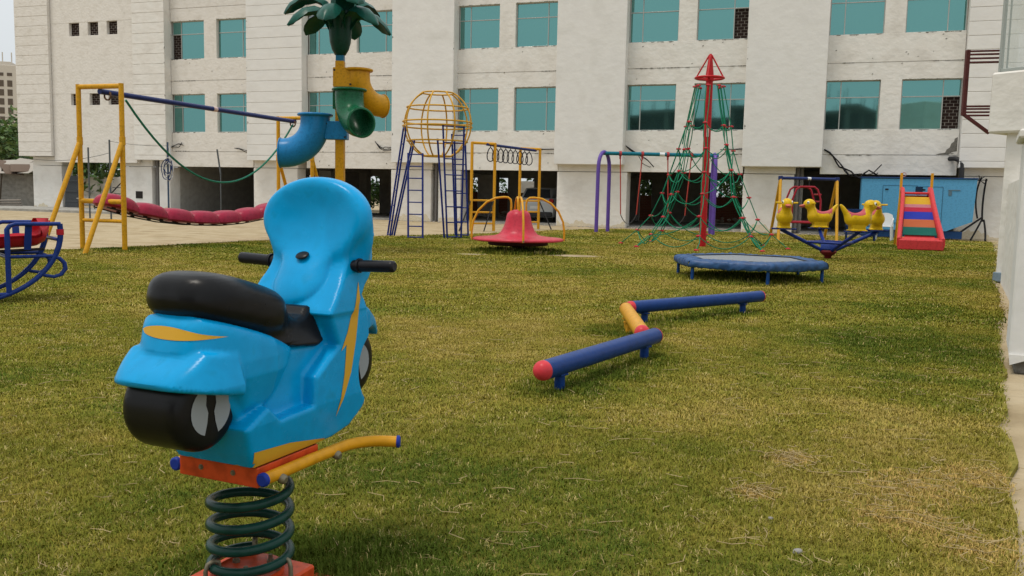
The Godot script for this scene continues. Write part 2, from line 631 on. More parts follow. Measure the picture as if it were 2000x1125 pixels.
func pier(b: Node3D, s0: float, s1: float, h0: float, h1: float, r0: float, r1: float, lined: bool, mat := "plaster"):
	var p := Node3D.new()
	p.name = "pier"
	b.add_child(p, true)
	if not lined:
		var w := MB.new()
		fbox(w, s0, s1, h0, h1, r0, r1, 0.015)
		obj("facing", w, mats["plaster_smooth"], p)
		return
	var core := MB.new()
	fbox(core, s0 + 0.022, s1 - 0.022, h0 + 0.01, h1, r0 + 0.028, r1)
	obj("core", core, mats[mat], p)
	var h := h0
	var i := 0
	while h < h1 - 0.05:
		var hh := 0.22 if i == 0 else 0.462
		var w := MB.new()
		fbox(w, s0, s1, h + 0.009, minf(h + hh, h1) - 0.009, r0 + rng.randf_range(0.0, 0.004), r0 + 0.04, 0.008)
		obj("panel", w, mats[mat], p)
		h += hh
		i += 1

func build_block():
	rng.seed = 11
	var stain_noise := FastNoiseLite.new()
	stain_noise.seed = 6
	stain_noise.frequency = 0.6
	var TOP := 11.6
	var b := thing("apartment_block", "long white unfinished apartment block with teal tinted windows and open ground floor", "building")
	# projecting piers
	pier(b, -13.35, -11.25, 2.56, TOP, -0.02, 0.55, true, "plaster_warm")
	pier(b, -6.24, -4.42, 2.42, TOP, 0.0, 0.55, true, "plaster")
	pier(b, 0.0, 2.83, 2.44, TOP, 0.0, 0.55, true, "plaster_smooth")
	pier(b, 7.15, 9.93, 2.41, TOP, 0.0, 0.55, false)
	pier(b, 14.26, 16.99, 2.40, TOP, 0.0, 0.55, false)
	pier(b, 21.43, 24.2, 2.38, TOP, 0.0, 0.55, false)
	pier(b, 28.6, 32.5, 2.40, TOP, 0.0, 0.55, true, "plaster_smooth")
	# flat end bay with ventilator openings
	var vx := [[-10.12, -9.5], [-8.98, -8.36], [-7.85, -7.23]]
	var vr := [[5.0, 5.55], [8.25, 8.87]]
	wall_part(b, "wall", [[-11.25, -6.24, 2.28, 5.0, 0.16, 0.4], [-11.25, -6.24, 5.55, 8.25, 0.16, 0.4], [-11.25, -6.24, 8.87, TOP, 0.16, 0.4]], "plaster_warm")
	for row in vr:
		var xs := [-11.25]
		for v in vx: xs.append_array([v[0], v[1]])
		xs.append(-6.24)
		for i in range(0, xs.size(), 2): wall_part(b, "wall", [[xs[i], xs[i + 1], row[0], row[1], 0.165, 0.4]], "plaster_warm")
		for v in vx:
			var vn := Node3D.new()
			vn.name = "ventilator"
			b.add_child(vn, true)
			brick_grille(vn, v[0], v[1], row[0], row[1], 0.33)
	# recessed bays
	for k in range(-1, 4):
		var p := 7.145 * k
		var a: float = [-4.42, 2.83, 9.93, 16.99, 24.2][k + 1]
		var e := p + 7.16
		var ws := [[a, p + 4.57], [p + 5.25, e]]
		var m := "plaster_warm" if k < 1 else "plaster"
		wall_part(b, "wall", [
			[a - 0.05, e, 2.15, 2.84, 0.45, 0.68], [a, e, 2.85, 3.72, 0.44, 0.68],
			[a, e, 5.45, 6.05, 0.45, 0.68], [a, e, 6.06, 7.03, 0.442, 0.68],
			[a, e, 8.74, 9.3, 0.45, 0.68], [a, e, 9.31, TOP, 0.442, 0.68],
			[p + 4.57, p + 5.25, 3.72, 5.45, 0.446, 0.68], [p + 4.57, p + 5.25, 7.03, 8.74, 0.446, 0.68]], m)
		for row in 2:
			var h0: float = [3.72, 7.03][row]
			var h1: float = [5.45, 8.74][row]
			var lo1 := 1 if (k == -1 and row == 1) else 0
			var lo2 := 2 if ((k == 2 and row == 1) or (k == 3 and row == 0)) else 0
			window_at(b, ws[0][0], ws[0][1], h0, h1, ws[0][0] + 0.5, lo1)
			window_at(b, ws[1][0], ws[1][1], h0, h1, p + 6.58, lo2)
	# sash swung open beside the brick infill on the upper floor
	var sash := Node3D.new()
	sash.name = "open_sash"
	b.add_child(sash, true)
	var sf := MB.new()
	var q0 := fp(-4.40, 7.06, 0.56)
	var q1 := fp(-4.62, 7.06, 0.10)
	for hh in [[0.0, 0.03], [1.08, 1.11]]: sf.bar(q0 + Vector3(0, (hh[0] + hh[1]) * 0.5, 0), q1 + Vector3(0, (hh[0] + hh[1]) * 0.5, 0), 0.03)
	for q in [q0, q1]: sf.bar(q, q + Vector3(0, 1.11, 0), 0.03)
	obj("frame", sf, mats["aluminium"], sash)
	var sp := MB.new()
	sp.flat()
	sp.quad(q1, q0, q0 + Vector3(0, 1.1, 0), q1 + Vector3(0, 1.1, 0))
	obj("pane", sp, mats["clear_glass"], sash)
	# ground floor columns in the plane of the recessed wall
	for c in [[-13.0, -11.15, 2.5], [-7.35, -5.66, 2.4], [-5.24, -4.62, 2.4], [0.02, 2.3, 2.4], [6.92, 8.78, 2.4], [9.12, 10.12, 2.4], [14.28, 17.1, 2.39], [21.48, 23.28, 2.37], [28.72, 32.4, 2.39]]:
		var cm := MB.new()
		fbox(cm, c[0], c[1], -0.03, 2.12, 0.46, 1.15, 0.012)
		obj("column", cm, mats["plaster"], b)
		var cap := MB.new()
		fbox(cap, c[0] + 0.02, c[1] + 0.03, 2.14, c[2] + 0.05, 0.48, 1.12, 0.006)
		obj("beam_end", cap, mats["plaster"], b)
		# damp, earthy stains that crept up from the ground: ragged patches
		var stn := MB.new()
		for lay in 2:
			var poly := [Vector2(c[1] - 0.03, -0.02)]
			var nn := int((c[1] - c[0]) / 0.07)
			poly.push_front(Vector2(c[0] + 0.03, -0.02))
			var amp: float = [0.34, 0.17][lay]
			for i in nn + 1:
				var x: float = lerpf(c[1] - 0.03, c[0] + 0.03, float(i) / nn)
				poly.append(Vector2(x, 0.02 + amp * clampf(0.45 + 1.1 * stain_noise.get_noise_2d(x * 1.4 + lay * 30.0, c[0]) + 0.35 * stain_noise.get_noise_2d(x * 9.0, lay * 9.0), 0.05, 1.2)))
			stn.prism(poly, 0.002 + 0.002 * lay, Transform3D(fbasis(), f0 + fb * 0.459))
		obj("damp_stain", stn, mats["stain"], b).set_meta("kind", "stuff")
	var lv := MB.new()
	fbox(lv, -6.62, -6.22, 0.62, 0.96, 0.445, 0.5)
	for i in 4: fbox(lv, -6.60, -6.24, 0.65 + i * 0.08, 0.69 + i * 0.08, 0.43, 0.446)
	obj("louvre", lv, paint("louvre_dark", 0.03, 0.025, 0.022, 0.7), b)
	# pipes in the slots between columns
	for s in [-5.45, 8.95, 23.4]:
		var pm := MB.new()
		pm.tube([fp(s, 0.0, 0.62), fp(s, 2.5, 0.62)], 0.06, 10)
		pm.tube([fp(s + 0.1, 0.0, 0.7), fp(s + 0.1, 2.5, 0.7)], 0.035, 8)
		obj("drain_pipe", pm, paint("grey_pipe", 0.16, 0.15, 0.145, 0.6), b)
		var bk := MB.new()
		fbox(bk, s - 0.2, s + 0.19, -0.03, 2.5, 0.95, 1.1)
		obj("slot_back", bk, mats["concrete"], b)
	# ceiling slab over the stilt floor, its beams, back wall, interior columns and floor
	var sl := MB.new()
	fbox(sl, -13.3, 32.4, 2.55, 2.75, 0.69, 12.0)
	obj("ceiling_slab", sl, mats["cement_render"], b)
	for s in [1.2, 8.5, 15.6, 22.6, 30.5]:
		var bm := MB.new()
		fbox(bm, s - 0.15, s + 0.15, 2.15, 2.549, 1.16, 9.0)
		obj("ceiling_beam", bm, mats["cement_render"], b)
		for r in [4.6, 8.2]:
			var ic := MB.new()
			fbox(ic, s - 0.35, s + 0.3, 0.051, 2.149, r, r + 0.5)
			obj("interior_column", ic, mats["cement_render"], b)
	# back wall with openings to the yard behind
	var gaps := [[-2.6, -2.2], [0.5, 1.85], [6.5, 7.5], [8.25, 9.15], [9.75, 10.55], [15.9, 16.5], [19.3, 21.0]]
	var s := -4.6
	for gp_ in gaps + [[32.4, 32.4]]:
		if gp_[0] > s: wall_part(b, "back_wall", [[s, gp_[0], 0.05, 2.549, 9.0, 9.25]], "cement_render")
		if gp_[1] > gp_[0]: wall_part(b, "back_lintel", [[gp_[0], gp_[1], 2.02, 2.549, 9.01, 9.24]], "cement_render")
		s = gp_[1]
	for q in [[-4.75, -4.6], [0.9, 1.05], [15.4, 15.6], [29.0, 29.2]]:
		wall_part(b, "cross_wall", [[q[0], q[1], 0.05, 2.549, 1.16 if q[0] > 20 or q[0] < 0 else 5.2, 8.99]], "cement_render")
	var fl := MB.new()
	fbox(fl, -4.8, 32.4, -0.1, 0.05, 0.75, 9.2)
	obj("plinth_floor", fl, mats["concrete"], b)
	var rf := MB.new()
	fbox(rf, -13.3, 32.4, TOP, TOP + 0.2, 0.0, 13.0)
	obj("roof_slab", rf, mats["concrete"], b)
	wall_part(b, "rear_wall", [[-13.3, 32.4, 2.76, TOP - 0.01, 12.8, 13.0]], "plaster")
	wall_part(b, "end_wall", [[-13.3, -13.1, 2.56, TOP - 0.01, 0.56, 12.79]], "plaster_warm")
	# chipped corners and cracks in the render
	var ck := MB.new()
	for q in [[-4.3, -3.5, 2.86], [3.05, 3.6, 2.86], [5.9, 6.7, 2.86], [10.2, 10.9, 2.84], [13.3, 14.1, 2.84], [17.1, 18.2, 2.84], [20.5, 21.4, 2.84], [24.4, 25.9, 2.84], [-4.3, -3.2, 6.06], [3.1, 4.2, 6.06], [6.2, 7.0, 6.06], [13.5, 14.2, 6.06], [17.1, 19.3, 6.06], [20.8, 21.4, 6.06], [24.3, 25.0, 6.06], [27.6, 28.5, 6.06], [28.0, 28.55, 2.9]]:
		var x: float = q[0]
		while x < q[1]:
			var l := rng.randf_range(0.05, 0.2)
			var d := rng.randf_range(0.008, 0.03)
			if rng.randf() < 0.75:
				ck.prism([Vector2(x, q[2]), Vector2(x + l * 0.5, q[2] - d), Vector2(x + l, q[2] - 0.004), Vector2(x + l, q[2] + 0.006), Vector2(x + l * 0.4, q[2] + d * 0.6)], 0.012, Transform3D(fbasis(), f0 + fb * 0.449))
			x += l
	for i in 70:
		var k := rng.randi_range(-1, 3)
		var x := 7.145 * k + rng.randf_range(2.9, 7.0)
		var y: float = [rng.randf_range(2.2, 3.65), rng.randf_range(5.5, 7.0)][rng.randi() % 2]
		var w := rng.randf_range(0.012, 0.045)
		ck.prism([Vector2(x, y), Vector2(x + w, y + w * 0.3), Vector2(x + w * 1.4, y + w), Vector2(x + w * 0.2, y + w * 0.8)], 0.014, Transform3D(fbasis(), f0 + fb * 0.449))
	for i in 26:
		var x: float = [0.02, 7.16, 9.9, 14.3, -4.45, 21.45][rng.randi() % 6] + rng.randf_range(-0.0, 0.03)
		var y := rng.randf_range(3.0, 8.5)
		var w := rng.randf_range(0.015, 0.05)
		ck.prism([Vector2(x, y), Vector2(x + w, y + w * 0.6), Vector2(x + w * 0.5, y + w * 2.2), Vector2(x - 0.0, y + w * 1.4)], 0.006, Transform3D(fbasis(), f0 + fb * 0.004))
	obj("render_chips", ck, mats["bare_plaster"], b).set_meta("kind", "stuff")
	# a corner where render has fallen off over the generator
	var fc := MB.new()
	fc.prism([Vector2(27.9, 2.86), Vector2(28.02, 2.90), Vector2(28.2, 2.93), Vector2(28.24, 3.04), Vector2(28.33, 3.10), Vector2(28.37, 3.24), Vector2(28.45, 3.30), Vector2(28.47, 3.41), Vector2(28.56, 3.46), Vector2(28.56, 2.98), Vector2(28.40, 2.94), Vector2(28.3, 2.86)], 0.012, Transform3D(fbasis(), f0 + fb * 0.449))
	obj("bare_patch", fc, mats["bare_plaster"], b)

# cable bundles left hanging from the conduit holes
func build_cables():
	var blk := mats["black_rubber"] as Material
	var runs := [
		["bundle of black cables drooping from the wall beside the blue generator", [[24.26, 3.02, 0.42], [24.5, 2.85, 0.36], [24.8, 2.5, 0.34], [25.1, 2.22, 0.36], [25.45, 2.05, 0.3], [25.85, 2.06, 0.25], [26.2, 2.22, 0.3]], 0.03, 3],
		["forked black cable stub over the purple arch of the swing", [[17.03, 3.14, 0.42], [17.2, 3.0, 0.34], [17.5, 2.8, 0.32], [17.8, 2.6, 0.34], [18.05, 2.47, 0.34]], 0.022, 3],
		["black cable strung to the wall behind the ring frame", [[13.2, 2.98, 0.36], [13.6, 2.99, 0.4], [14.2, 3.07, 0.42]], 0.02, 2],
		["tangle of dark cable ends beside the palm post", [[6.2, 3.3, 0.36], [6.45, 3.05, 0.34], [6.7, 2.98, 0.34], [7.1, 2.95, 0.42]], 0.018, 4],
		["loose black cable ends under the window beside the lined pier", [[-0.9, 3.0, 0.34], [-0.6, 2.98, 0.32], [-0.2, 2.86, 0.4], [-0.02, 2.95, 0.42]], 0.018, 3],
		["curled black cable ends above the dark parking bay by the thin pole", [[-4.5, 3.02, 0.42], [-4.3, 3.05, 0.34], [-4.0, 3.12, 0.32], [-3.75, 3.2, 0.36]], 0.018, 3],
		["short black cable stub behind the top of the red net mast", [[20.6, 3.0, 0.36], [21.0, 3.03, 0.36], [21.45, 3.06, 0.42]], 0.02, 2]]
	rng.seed = 3
	for q in runs:
		var c := MB.new()
		for j in q[3]:
			var c3 := Curve3D.new()
			for i in q[1].size():
				var e: Array = q[1][i]
				var k: float = 0.0 if i == 0 else 0.05 * i
				c3.add_point(fp(e[0] + rng.randf_range(-k, k) * 0.6, e[1] + rng.randf_range(-k, k), e[2] + rng.randf_range(-0.02, 0.02)))
			var pts := []
			var L := c3.get_baked_length()
			for i in 13: pts.append(c3.sample_baked(L * i / 12.0, true))
			c.tube(pts, q[2] * rng.randf_range(0.5, 1.0), 6)
		tag(obj("cable_bundle", c, blk), q[0], "cable", "cables hanging from the white block")
	var pp := MB.new()
	pp.tube([fp(28.35, 2.72, 0.4), fp(28.5, 2.72, 0.2), fp(28.62, 2.66, 0.1), fp(28.7, 2.5, 0.06), fp(28.72, 2.0, 0.06)], 0.085, 10)
	tag(obj("waste_pipe", pp, paint("black_pipe", 0.03, 0.03, 0.032, 0.5)), "black elbow pipe coming out of the wall above the blue generator", "pipe")

# ---------------------------------------------------------------- spring rider shaped like a scooter
# local axes: x forward, y up, z to the rider's right; all fields are symmetric in z
var P_side := PackedVector2Array([Vector2(-0.135, 0.415), Vector2(0.20, 0.415), Vector2(0.285, 0.432), Vector2(0.345, 0.478), Vector2(0.372, 0.54), Vector2(0.362, 0.60), Vector2(0.37, 0.655), Vector2(0.36, 0.74), Vector2(0.335, 0.84), Vector2(0.325, 0.925), Vector2(0.275, 0.925), Vector2(0.228, 0.86), Vector2(0.162, 0.782), Vector2(0.207, 0.686), Vector2(0.098, 0.612), Vector2(0.090, 0.535), Vector2(-0.048, 0.527), Vector2(-0.098, 0.572), Vector2(-0.185, 0.528), Vector2(-0.155, 0.455)])
var P_core := PackedVector2Array([Vector2(-0.12, 0.42), Vector2(0.30, 0.45), Vector2(0.36, 0.60), Vector2(0.35, 0.80), Vector2(0.20, 0.82), Vector2(0.165, 0.70), Vector2(0.02, 0.70), Vector2(-0.16, 0.74), Vector2(-0.20, 0.60), Vector2(-0.15, 0.52)])
var P_rear := PackedVector2Array([Vector2(-0.02, 0.60), Vector2(0.055, 0.705), Vector2(-0.10, 0.765), Vector2(-0.265, 0.818), Vector2(-0.292, 0.80), Vector2(-0.322, 0.728), Vector2(-0.30, 0.700), Vector2(-0.19, 0.64), Vector2(-0.16, 0.56), Vector2(-0.08, 0.555)])
var P_visor := PackedVector2Array([Vector2(-0.285, 0.735), Vector2(-0.372, 0.668), Vector2(-0.362, 0.652), Vector2(-0.20, 0.622), Vector2(-0.10, 0.60), Vector2(-0.10, 0.72)])
var P_fend := PackedVector2Array([Vector2(0.30, 0.80), Vector2(0.40, 0.775), Vector2(0.475, 0.735), Vector2(0.525, 0.672), Vector2(0.505, 0.660), Vector2(0.44, 0.70), Vector2(0.37, 0.66), Vector2(0.30, 0.60)])

var P_nose := PackedVector2Array([Vector2(-0.06, 0.82), Vector2(0.05, 0.785), Vector2(0.09, 0.772), Vector2(0.125, 0.778), Vector2(0.148, 0.798), Vector2(0.172, 0.800), Vector2(0.180, 0.70), Vector2(0.15, 0.688), Vector2(-0.06, 0.72)])

func extr(p: Vector3, poly: PackedVector2Array, w: float, k: float) -> float:
	return smax(sd_poly(Vector2(p.x, p.y), poly), absf(p.z) - w, k)

func sc_body(p: Vector3) -> float:
	var az := absf(p.z)
	# side panels taper a little toward the bottom and narrow to the neck above
	var w := 0.150
	if p.y < 0.53: w = lerpf(0.128, 0.150, (p.y - 0.41) / 0.12)
	elif p.y > 0.78: w = lerpf(0.152, 0.108, clampf((p.y - 0.78) / 0.16, 0, 1))
	var d := extr(p, P_side, w, 0.014)
	d = smin(d, extr(p, P_core, 0.102 + 0.01 * clampf((0.6 - p.y) / 0.2, 0, 1), 0.02), 0.012)
	# rear body under the saddle and the flared visor below it, rounded in plan
	var ex := maxf(0.0, -0.13 - p.x)
	var e1 := (pow(pow(ex / 0.185, 2.6) + pow(az / 0.146, 2.6), 0.3846) - 1.0) * 0.14 + 0.12 * maxf(0.0, p.y - 0.70) + 0.30 * maxf(0.0, p.x + 0.06) + 0.30 * maxf(0.0, 0.66 - p.y)
	d = smin(d, smax(sd_poly(Vector2(p.x, p.y), P_rear), e1, 0.03), 0.010)
	ex = maxf(0.0, -0.17 - p.x)
	var e2 := (pow(pow(ex / 0.208, 3.0) + pow(az / 0.164, 3.0), 0.3333) - 1.0) * 0.15 + 0.30 * maxf(0.0, p.y - 0.65) + 1.1 * maxf(0.0, p.x + 0.20)
	d = smin(d, smax(sd_poly(Vector2(p.x, p.y), P_visor), e2, 0.014), 0.007)
	# front mudguard
	d = smin(d, extr(p, P_fend, 0.125 - 0.35 * maxf(0.0, p.x - 0.40), 0.02), 0.025)
	# leg shield: plate leaning forward, with a shallow knee mound
	var q := p - Vector3(0.155, 0.78, 0)
	var lx := (q.x - q.y * 0.82) * 0.773
	var pw := lerpf(0.156, 0.108, pow(clampf((p.y - 0.80) / 0.18, 0, 1), 1.5))
	var plate := smax(smax(-lx, lx - 0.10, 0.01), az - pw, 0.012)
	plate = smax(plate, maxf(0.775 - p.y, p.y - 1.0), 0.01)
	var m := Vector3(q.x - 0.076, q.y - 0.090, p.z)
	var mt := Vector3(m.x * 0.634 + m.y * 0.773, m.x * 0.773 - m.y * 0.634, m.z)
	plate = smin(plate, sd_ell(mt, Vector3(0.100, 0.034, 0.088)), 0.006)
	# oval wind screen, hollow toward the rider, with the cowl behind it
	var c := p - Vector3(0.290, 1.042, 0)
	c.x -= c.y * 0.12
	var rr := Vector2(c.y / 0.122, c.z / 0.186).length()
	var dish := smax((rr - 1.0) * 0.13, absf(c.x - 0.012) - 0.034, 0.03)
	dish = smin(dish, sd_ell(p - Vector3(0.332, 0.995, 0), Vector3(0.055, 0.150, 0.176)), 0.02)
	plate = smin(plate, dish, 0.06)
	plate = smax(plate, -sd_ell(c + Vector3(0.116, 0.0, 0), Vector3(0.112, 0.135, 0.20)), 0.03)
	d = smin(d, plate, 0.012)
	# front wheel well
	return smax(d, -(maxf(Vector2(p.x - 0.425, p.y - 0.592).length() - 0.115, az - 0.2)), 0.012)

func sc_seat(p: Vector3) -> float:
	var az := absf(p.z)
	var l := Vector3((p.x + 0.104) * 0.962 - (p.y - 0.824) * 0.272, (p.x + 0.104) * 0.272 + (p.y - 0.824) * 0.962, az + 0.25 * maxf(0.0, p.x))
	var d := (pow(pow(absf(l.x) / 0.186, 3.0) + pow(absf(l.y) / 0.072, 2.8) + pow(l.z / 0.131, 3.0), 0.34) - 1.0) * 0.072
	var nw := 0.118 - 0.42 * maxf(0.0, p.y - 0.70)
	return smin(d, smax(sd_poly(Vector2(p.x, p.y), P_nose), az - nw, 0.010), 0.025)

func sc_wheel(p: Vector3, r: float, hw: float) -> float:
	var q := Vector2(Vector2(p.x, p.y).length(), absf(p.z))
	return smax(q.x - r, q.y - hw, 0.04)

# thin printed shape draped on a field: outline in (a, b), thrown along dir
func drape(fn: Callable, poly: Array, origin: Vector3, ua: Vector3, ub: Vector3, dir: Vector3, step: float, lift := 0.0012) -> MB:
	var mb := MB.new()
	var pk := PackedVector2Array(poly)
	var lo := pk[0]
	var hi := pk[0]
	for p in pk:
		lo = lo.min(p); hi = hi.max(p)
	var hit := func(v: Vector2) -> Vector3:
		var o: Vector3 = origin + ua * v.x + ub * v.y
		var t := 0.0
		for i in 60:
			var d: float = fn.call(o + dir * t)
			if d < 0.0004: break
			t += d * 0.8
		return o + dir * (t - lift) if t < 0.55 else Vector3(1e6, 0, 0)
	mb.smooth()
	var nx := int(ceil((hi.x - lo.x) / step))
	var ny := int(ceil((hi.y - lo.y) / step))
	for i in nx:
		for j in ny:
			var a := lo + Vector2(i, j) * step
			var cell := PackedVector2Array([a, a + Vector2(step, 0), a + Vector2(step, step), a + Vector2(0, step)])
			for part in Geometry2D.intersect_polygons(cell, pk):
				var ix := Geometry2D.triangulate_polygon(part)
				for k in range(0, ix.size(), 3):
					var v := [hit.call(part[ix[k]]), hit.call(part[ix[k + 1]]), hit.call(part[ix[k + 2]])]
					if v[0].x > 1e5 or v[1].x > 1e5 or v[2].x > 1e5: continue
					if (v[1] - v[0]).cross(v[2] - v[0]).dot(dir) < 0: mb.tri(v[0], v[1], v[2])
					else: mb.tri(v[0], v[2], v[1])
	return mb

func build_scooter():
	var heading := deg_to_rad(24.0)
	var t := thing("spring_rider", "sky blue scooter shaped spring rider with black saddle on a dark green coil", "spring rider", Vector3(-0.708, 0, -2.358), PI / 2 - heading)
	var blue := paint("scooter_blue", 0.001, 0.315, 0.66, 0.3, 0.0, 0.07)
	var gelcoat := paint("scooter_black", 0.008, 0.008, 0.009, 0.36, 0.0, 0.2)
	var yel := paint("decal_yellow", 0.60, 0.33, 0.03, 0.4)
	var lo := Vector3(-0.40, 0.40, -0.23)
	var body := obj("body", nets(sc_body, lo, Vector3(0.56, 1.19, 0.23), 0.0068, true), blue, t)
	# lightning flash and wedge on the side, leaf on the tail
	for s in [1.0, -1.0]:
		var org := Vector3(0, 0, 0.30 * s)
		var flash := [Vector2(0.298, 0.862), Vector2(0.243, 0.720), Vector2(0.212, 0.668), Vector2(0.238, 0.684), Vector2(0.228, 0.60), Vector2(0.198, 0.478), Vector2(0.262, 0.60), Vector2(0.285, 0.69), Vector2(0.300, 0.78)]
		obj("flash_decal", drape(sc_body, flash, org, Vector3.RIGHT, Vector3.UP, Vector3(0, 0, -s), 0.012), yel, body)
		var wedge := [Vector2(-0.138, 0.418), Vector2(-0.145, 0.462), Vector2(0.0, 0.452), Vector2(0.16, 0.425), Vector2(0.16, 0.418)]
		obj("wedge_decal", drape(sc_body, wedge, org, Vector3.RIGHT, Vector3.UP, Vector3(0, 0, -s), 0.012), yel, body)
	var leaf := []
	for i in 17:
		var u := float(i) / 16.0
		leaf.append(Vector2(lerpf(-0.085, 0.128, u), 0.778 + 0.006 * sin(u * PI) - 0.010 * u + 0.012 * pow(sin(pow(u, 0.75) * PI), 0.8)))
	for i in range(15, 0, -1):
		var u := float(i) / 16.0
		leaf.append(Vector2(lerpf(-0.085, 0.128, u), 0.778 - 0.002 * sin(u * PI) - 0.010 * u - 0.011 * pow(sin(pow(u, 0.6) * PI), 0.8)))
	obj("leaf_decal", drape(sc_body, leaf, Vector3(-0.6, 0, 0), Vector3.BACK, Vector3.UP, Vector3.RIGHT, 0.012), yel, body)
	# dark oval plug on the knee bulge
	var ov := MB.new()
	ov.ball(Vector3(0.232, 0.935, 0.0), Vector3(0.018, 0.005, 0.022), 16, Basis(Vector3.BACK, 0.62))
	obj("plug", ov, gelcoat, body)
	obj("saddle", nets(sc_seat, Vector3(-0.30, 0.66, -0.17), Vector3(0.21, 0.95, 0.17), 0.007, true), gelcoat, t)
	# wheels with pale spokes on the hub
	for w in [[Vector3(-0.250, 0.590, 0), 0.106, 0.097], [Vector3(0.425, 0.592, 0), 0.112, 0.06]]:
		var wn := obj("wheel", nets(func(p: Vector3) -> float: return sc_wheel(p - w[0], w[1], w[2]), w[0] - Vector3(0.14, 0.14, 0.14), w[0] + Vector3(0.14, 0.14, 0.14), 0.008), gelcoat, t)
		for s in [1.0, -1.0]:
			for h in [1.0, -1.0]:
				var poly := []
				for k in 13:
					var a := lerpf(1.28, -1.22, k / 12.0)
					poly.append(Vector2(cos(a) * h, sin(a)) * Vector2(0.066, 0.062))
				for e in [Vector2(0.014, -0.03), Vector2(0.010, -0.005), Vector2(0.017, 0.015), Vector2(0.015, 0.035)]: poly.append(e * Vector2(h, 1))
				obj("hub_patch", drape(func(p: Vector3) -> float: return sc_wheel(p, w[1], w[2]), poly, Vector3(0, 0, 0.3 * s), Vector3.RIGHT, Vector3.UP, Vector3(0, 0, -s), 0.012), paint("hub_grey", 0.28, 0.30, 0.32, 0.45), wn).position = w[0]
	# handlebar grips
	for s in [1.0, -1.0]:
		var g := MB.new()
		var gx := 0.290
		g.tube([Vector3(gx, 0.905, 0.06 * s), Vector3(gx, 0.912, 0.268 * s), Vector3(gx, 0.912, 0.275 * s), Vector3(gx, 0.912, 0.279 * s)], [0.0172, 0.0172, 0.0165, 0.012], 16)
		g.tube([Vector3(gx, 0.909, 0.155 * s), Vector3(gx, 0.909, 0.163 * s)], 0.0215, 16)
		obj("hand_grip", g, paint("grip_black", 0.012, 0.012, 0.016, 0.4, 0.0, 0.25), t)
	# steel cradle and the two foot tubes
	var org2 := paint("orange_steel", 0.62, 0.075, 0.018, 0.45, 0.0, 0.2)
	var cr := MB.new()
	cr.box(Vector3(-0.118, 0.388, 0), Vector3(0.014, 0.052, 0.262), 0.002)
	cr.box(Vector3(0.005, 0.41, 0), Vector3(0.232, 0.006, 0.24), 0.001)
	for s in [1.0, -1.0]: cr.box(Vector3(0.012, 0.388, 0.122 * s), Vector3(0.245, 0.05, 0.012), 0.002)
	cr.box(Vector3(0.14, 0.388, 0), Vector3(0.010, 0.05, 0.23), 0.002)
	var cradle := obj("cradle", cr, org2, t)
	for z in [-0.055, 0.052]:
		var ho := MB.new()
		ho.tube([Vector3(-0.1245, 0.392, z), Vector3(-0.127, 0.392, z)], 0.0075, 12)
		ho.tube([Vector3(-0.126, 0.392, z), Vector3(-0.131, 0.392, z)], 0.0045, 6)
		obj("bolt", ho, paint("bolt_steel", 0.22, 0.19, 0.13, 0.5, 0.6), cradle)
	for s in [1.0, -1.0]:
		var ft := MB.new()
		var c3 := [Vector3(-0.118, 0.386, 0.146 * s), Vector3(0.05, 0.387, 0.147 * s), Vector3(0.19, 0.387, 0.149 * s), Vector3(0.235, 0.388, 0.154 * s), Vector3(0.27, 0.388, 0.167 * s), Vector3(0.298, 0.388, 0.187 * s), Vector3(0.318, 0.388, 0.213 * s), Vector3(0.34, 0.387, 0.262 * s)]
		ft.tube(c3, 0.0165, 14)
		var foot := obj("foot_tube", ft, paint("tube_yellow", 0.72, 0.33, 0.012, 0.4, 0.0, 0.15), t)
		for e in [[c3[0], Vector3(-0.01, 0, 0)], [c3[7], Vector3(0.0034, 0, 0.0076 * s)]]:
			var cp := MB.new()
			cp.tube([e[0] - e[1] * 0.2, e[0] + e[1] * 0.7, e[0] + e[1]], [0.0185, 0.0185, 0.014], 14)
			obj("end_cap", cp, paint("cap_blue", 0.012, 0.035, 0.28, 0.45), foot)
		for x in [-0.065, 0.175]:
			var bo := MB.new()
			bo.tube([Vector3(x, 0.378, 0.155 * s), Vector3(x, 0.374, 0.169 * s), Vector3(x, 0.373, 0.1745 * s)], [0.013, 0.013, 0.008], 10)
			obj("bolt", bo, paint("bolt_steel", 0.22, 0.19, 0.13, 0.5, 0.6), foot)
	# coil spring
	var sp := MB.new()
	var pts := []
	var R := 0.106
	for i in 190:
		var u := i / 189.0
		var turns := u * 4.25
		var a := TAU * turns + 0.55
		var h := 0.098 + 0.0605 * turns
		if turns < 0.7: h = 0.098 + 0.0605 * turns * turns / 1.4
		else: h -= 0.0605 * 0.35
		if turns > 3.85: h = minf(h + (turns - 3.85) * 0.055, 0.366)
		pts.append(Vector3(R * cos(a), h, -R * sin(a)))
	sp.tube(pts, 0.0135, 12)
	obj("coil_spring", sp, paint("spring_green", 0.010, 0.050, 0.038, 0.3, 0.0, 0.3), t)
	var tp := MB.new()
	tp.lathe([Vector2(0, 0.352), Vector2(0.085, 0.352), Vector2(0.085, 0.352), Vector2(0.085, 0.364), Vector2(0.085, 0.364), Vector2(0, 0.364)], 24)
	obj("top_plate", tp, org2, t)
	# base block, raised round boss, clamps and studs
	var ba := MB.new()
	ba.box(Vector3(0, 0.034, 0), Vector3(0.235, 0.068, 0.26), 0.006)
	ba.lathe([Vector2(0.09, 0.066), Vector2(0.09, 0.082), Vector2(0.09, 0.082), Vector2(0, 0.082)], 32)
	ba.box(Vector3(0.0, 0.006, 0.0), Vector3(0.36, 0.012, 0.36), 0.003)
	var base := obj("base_block", ba, org2, t)
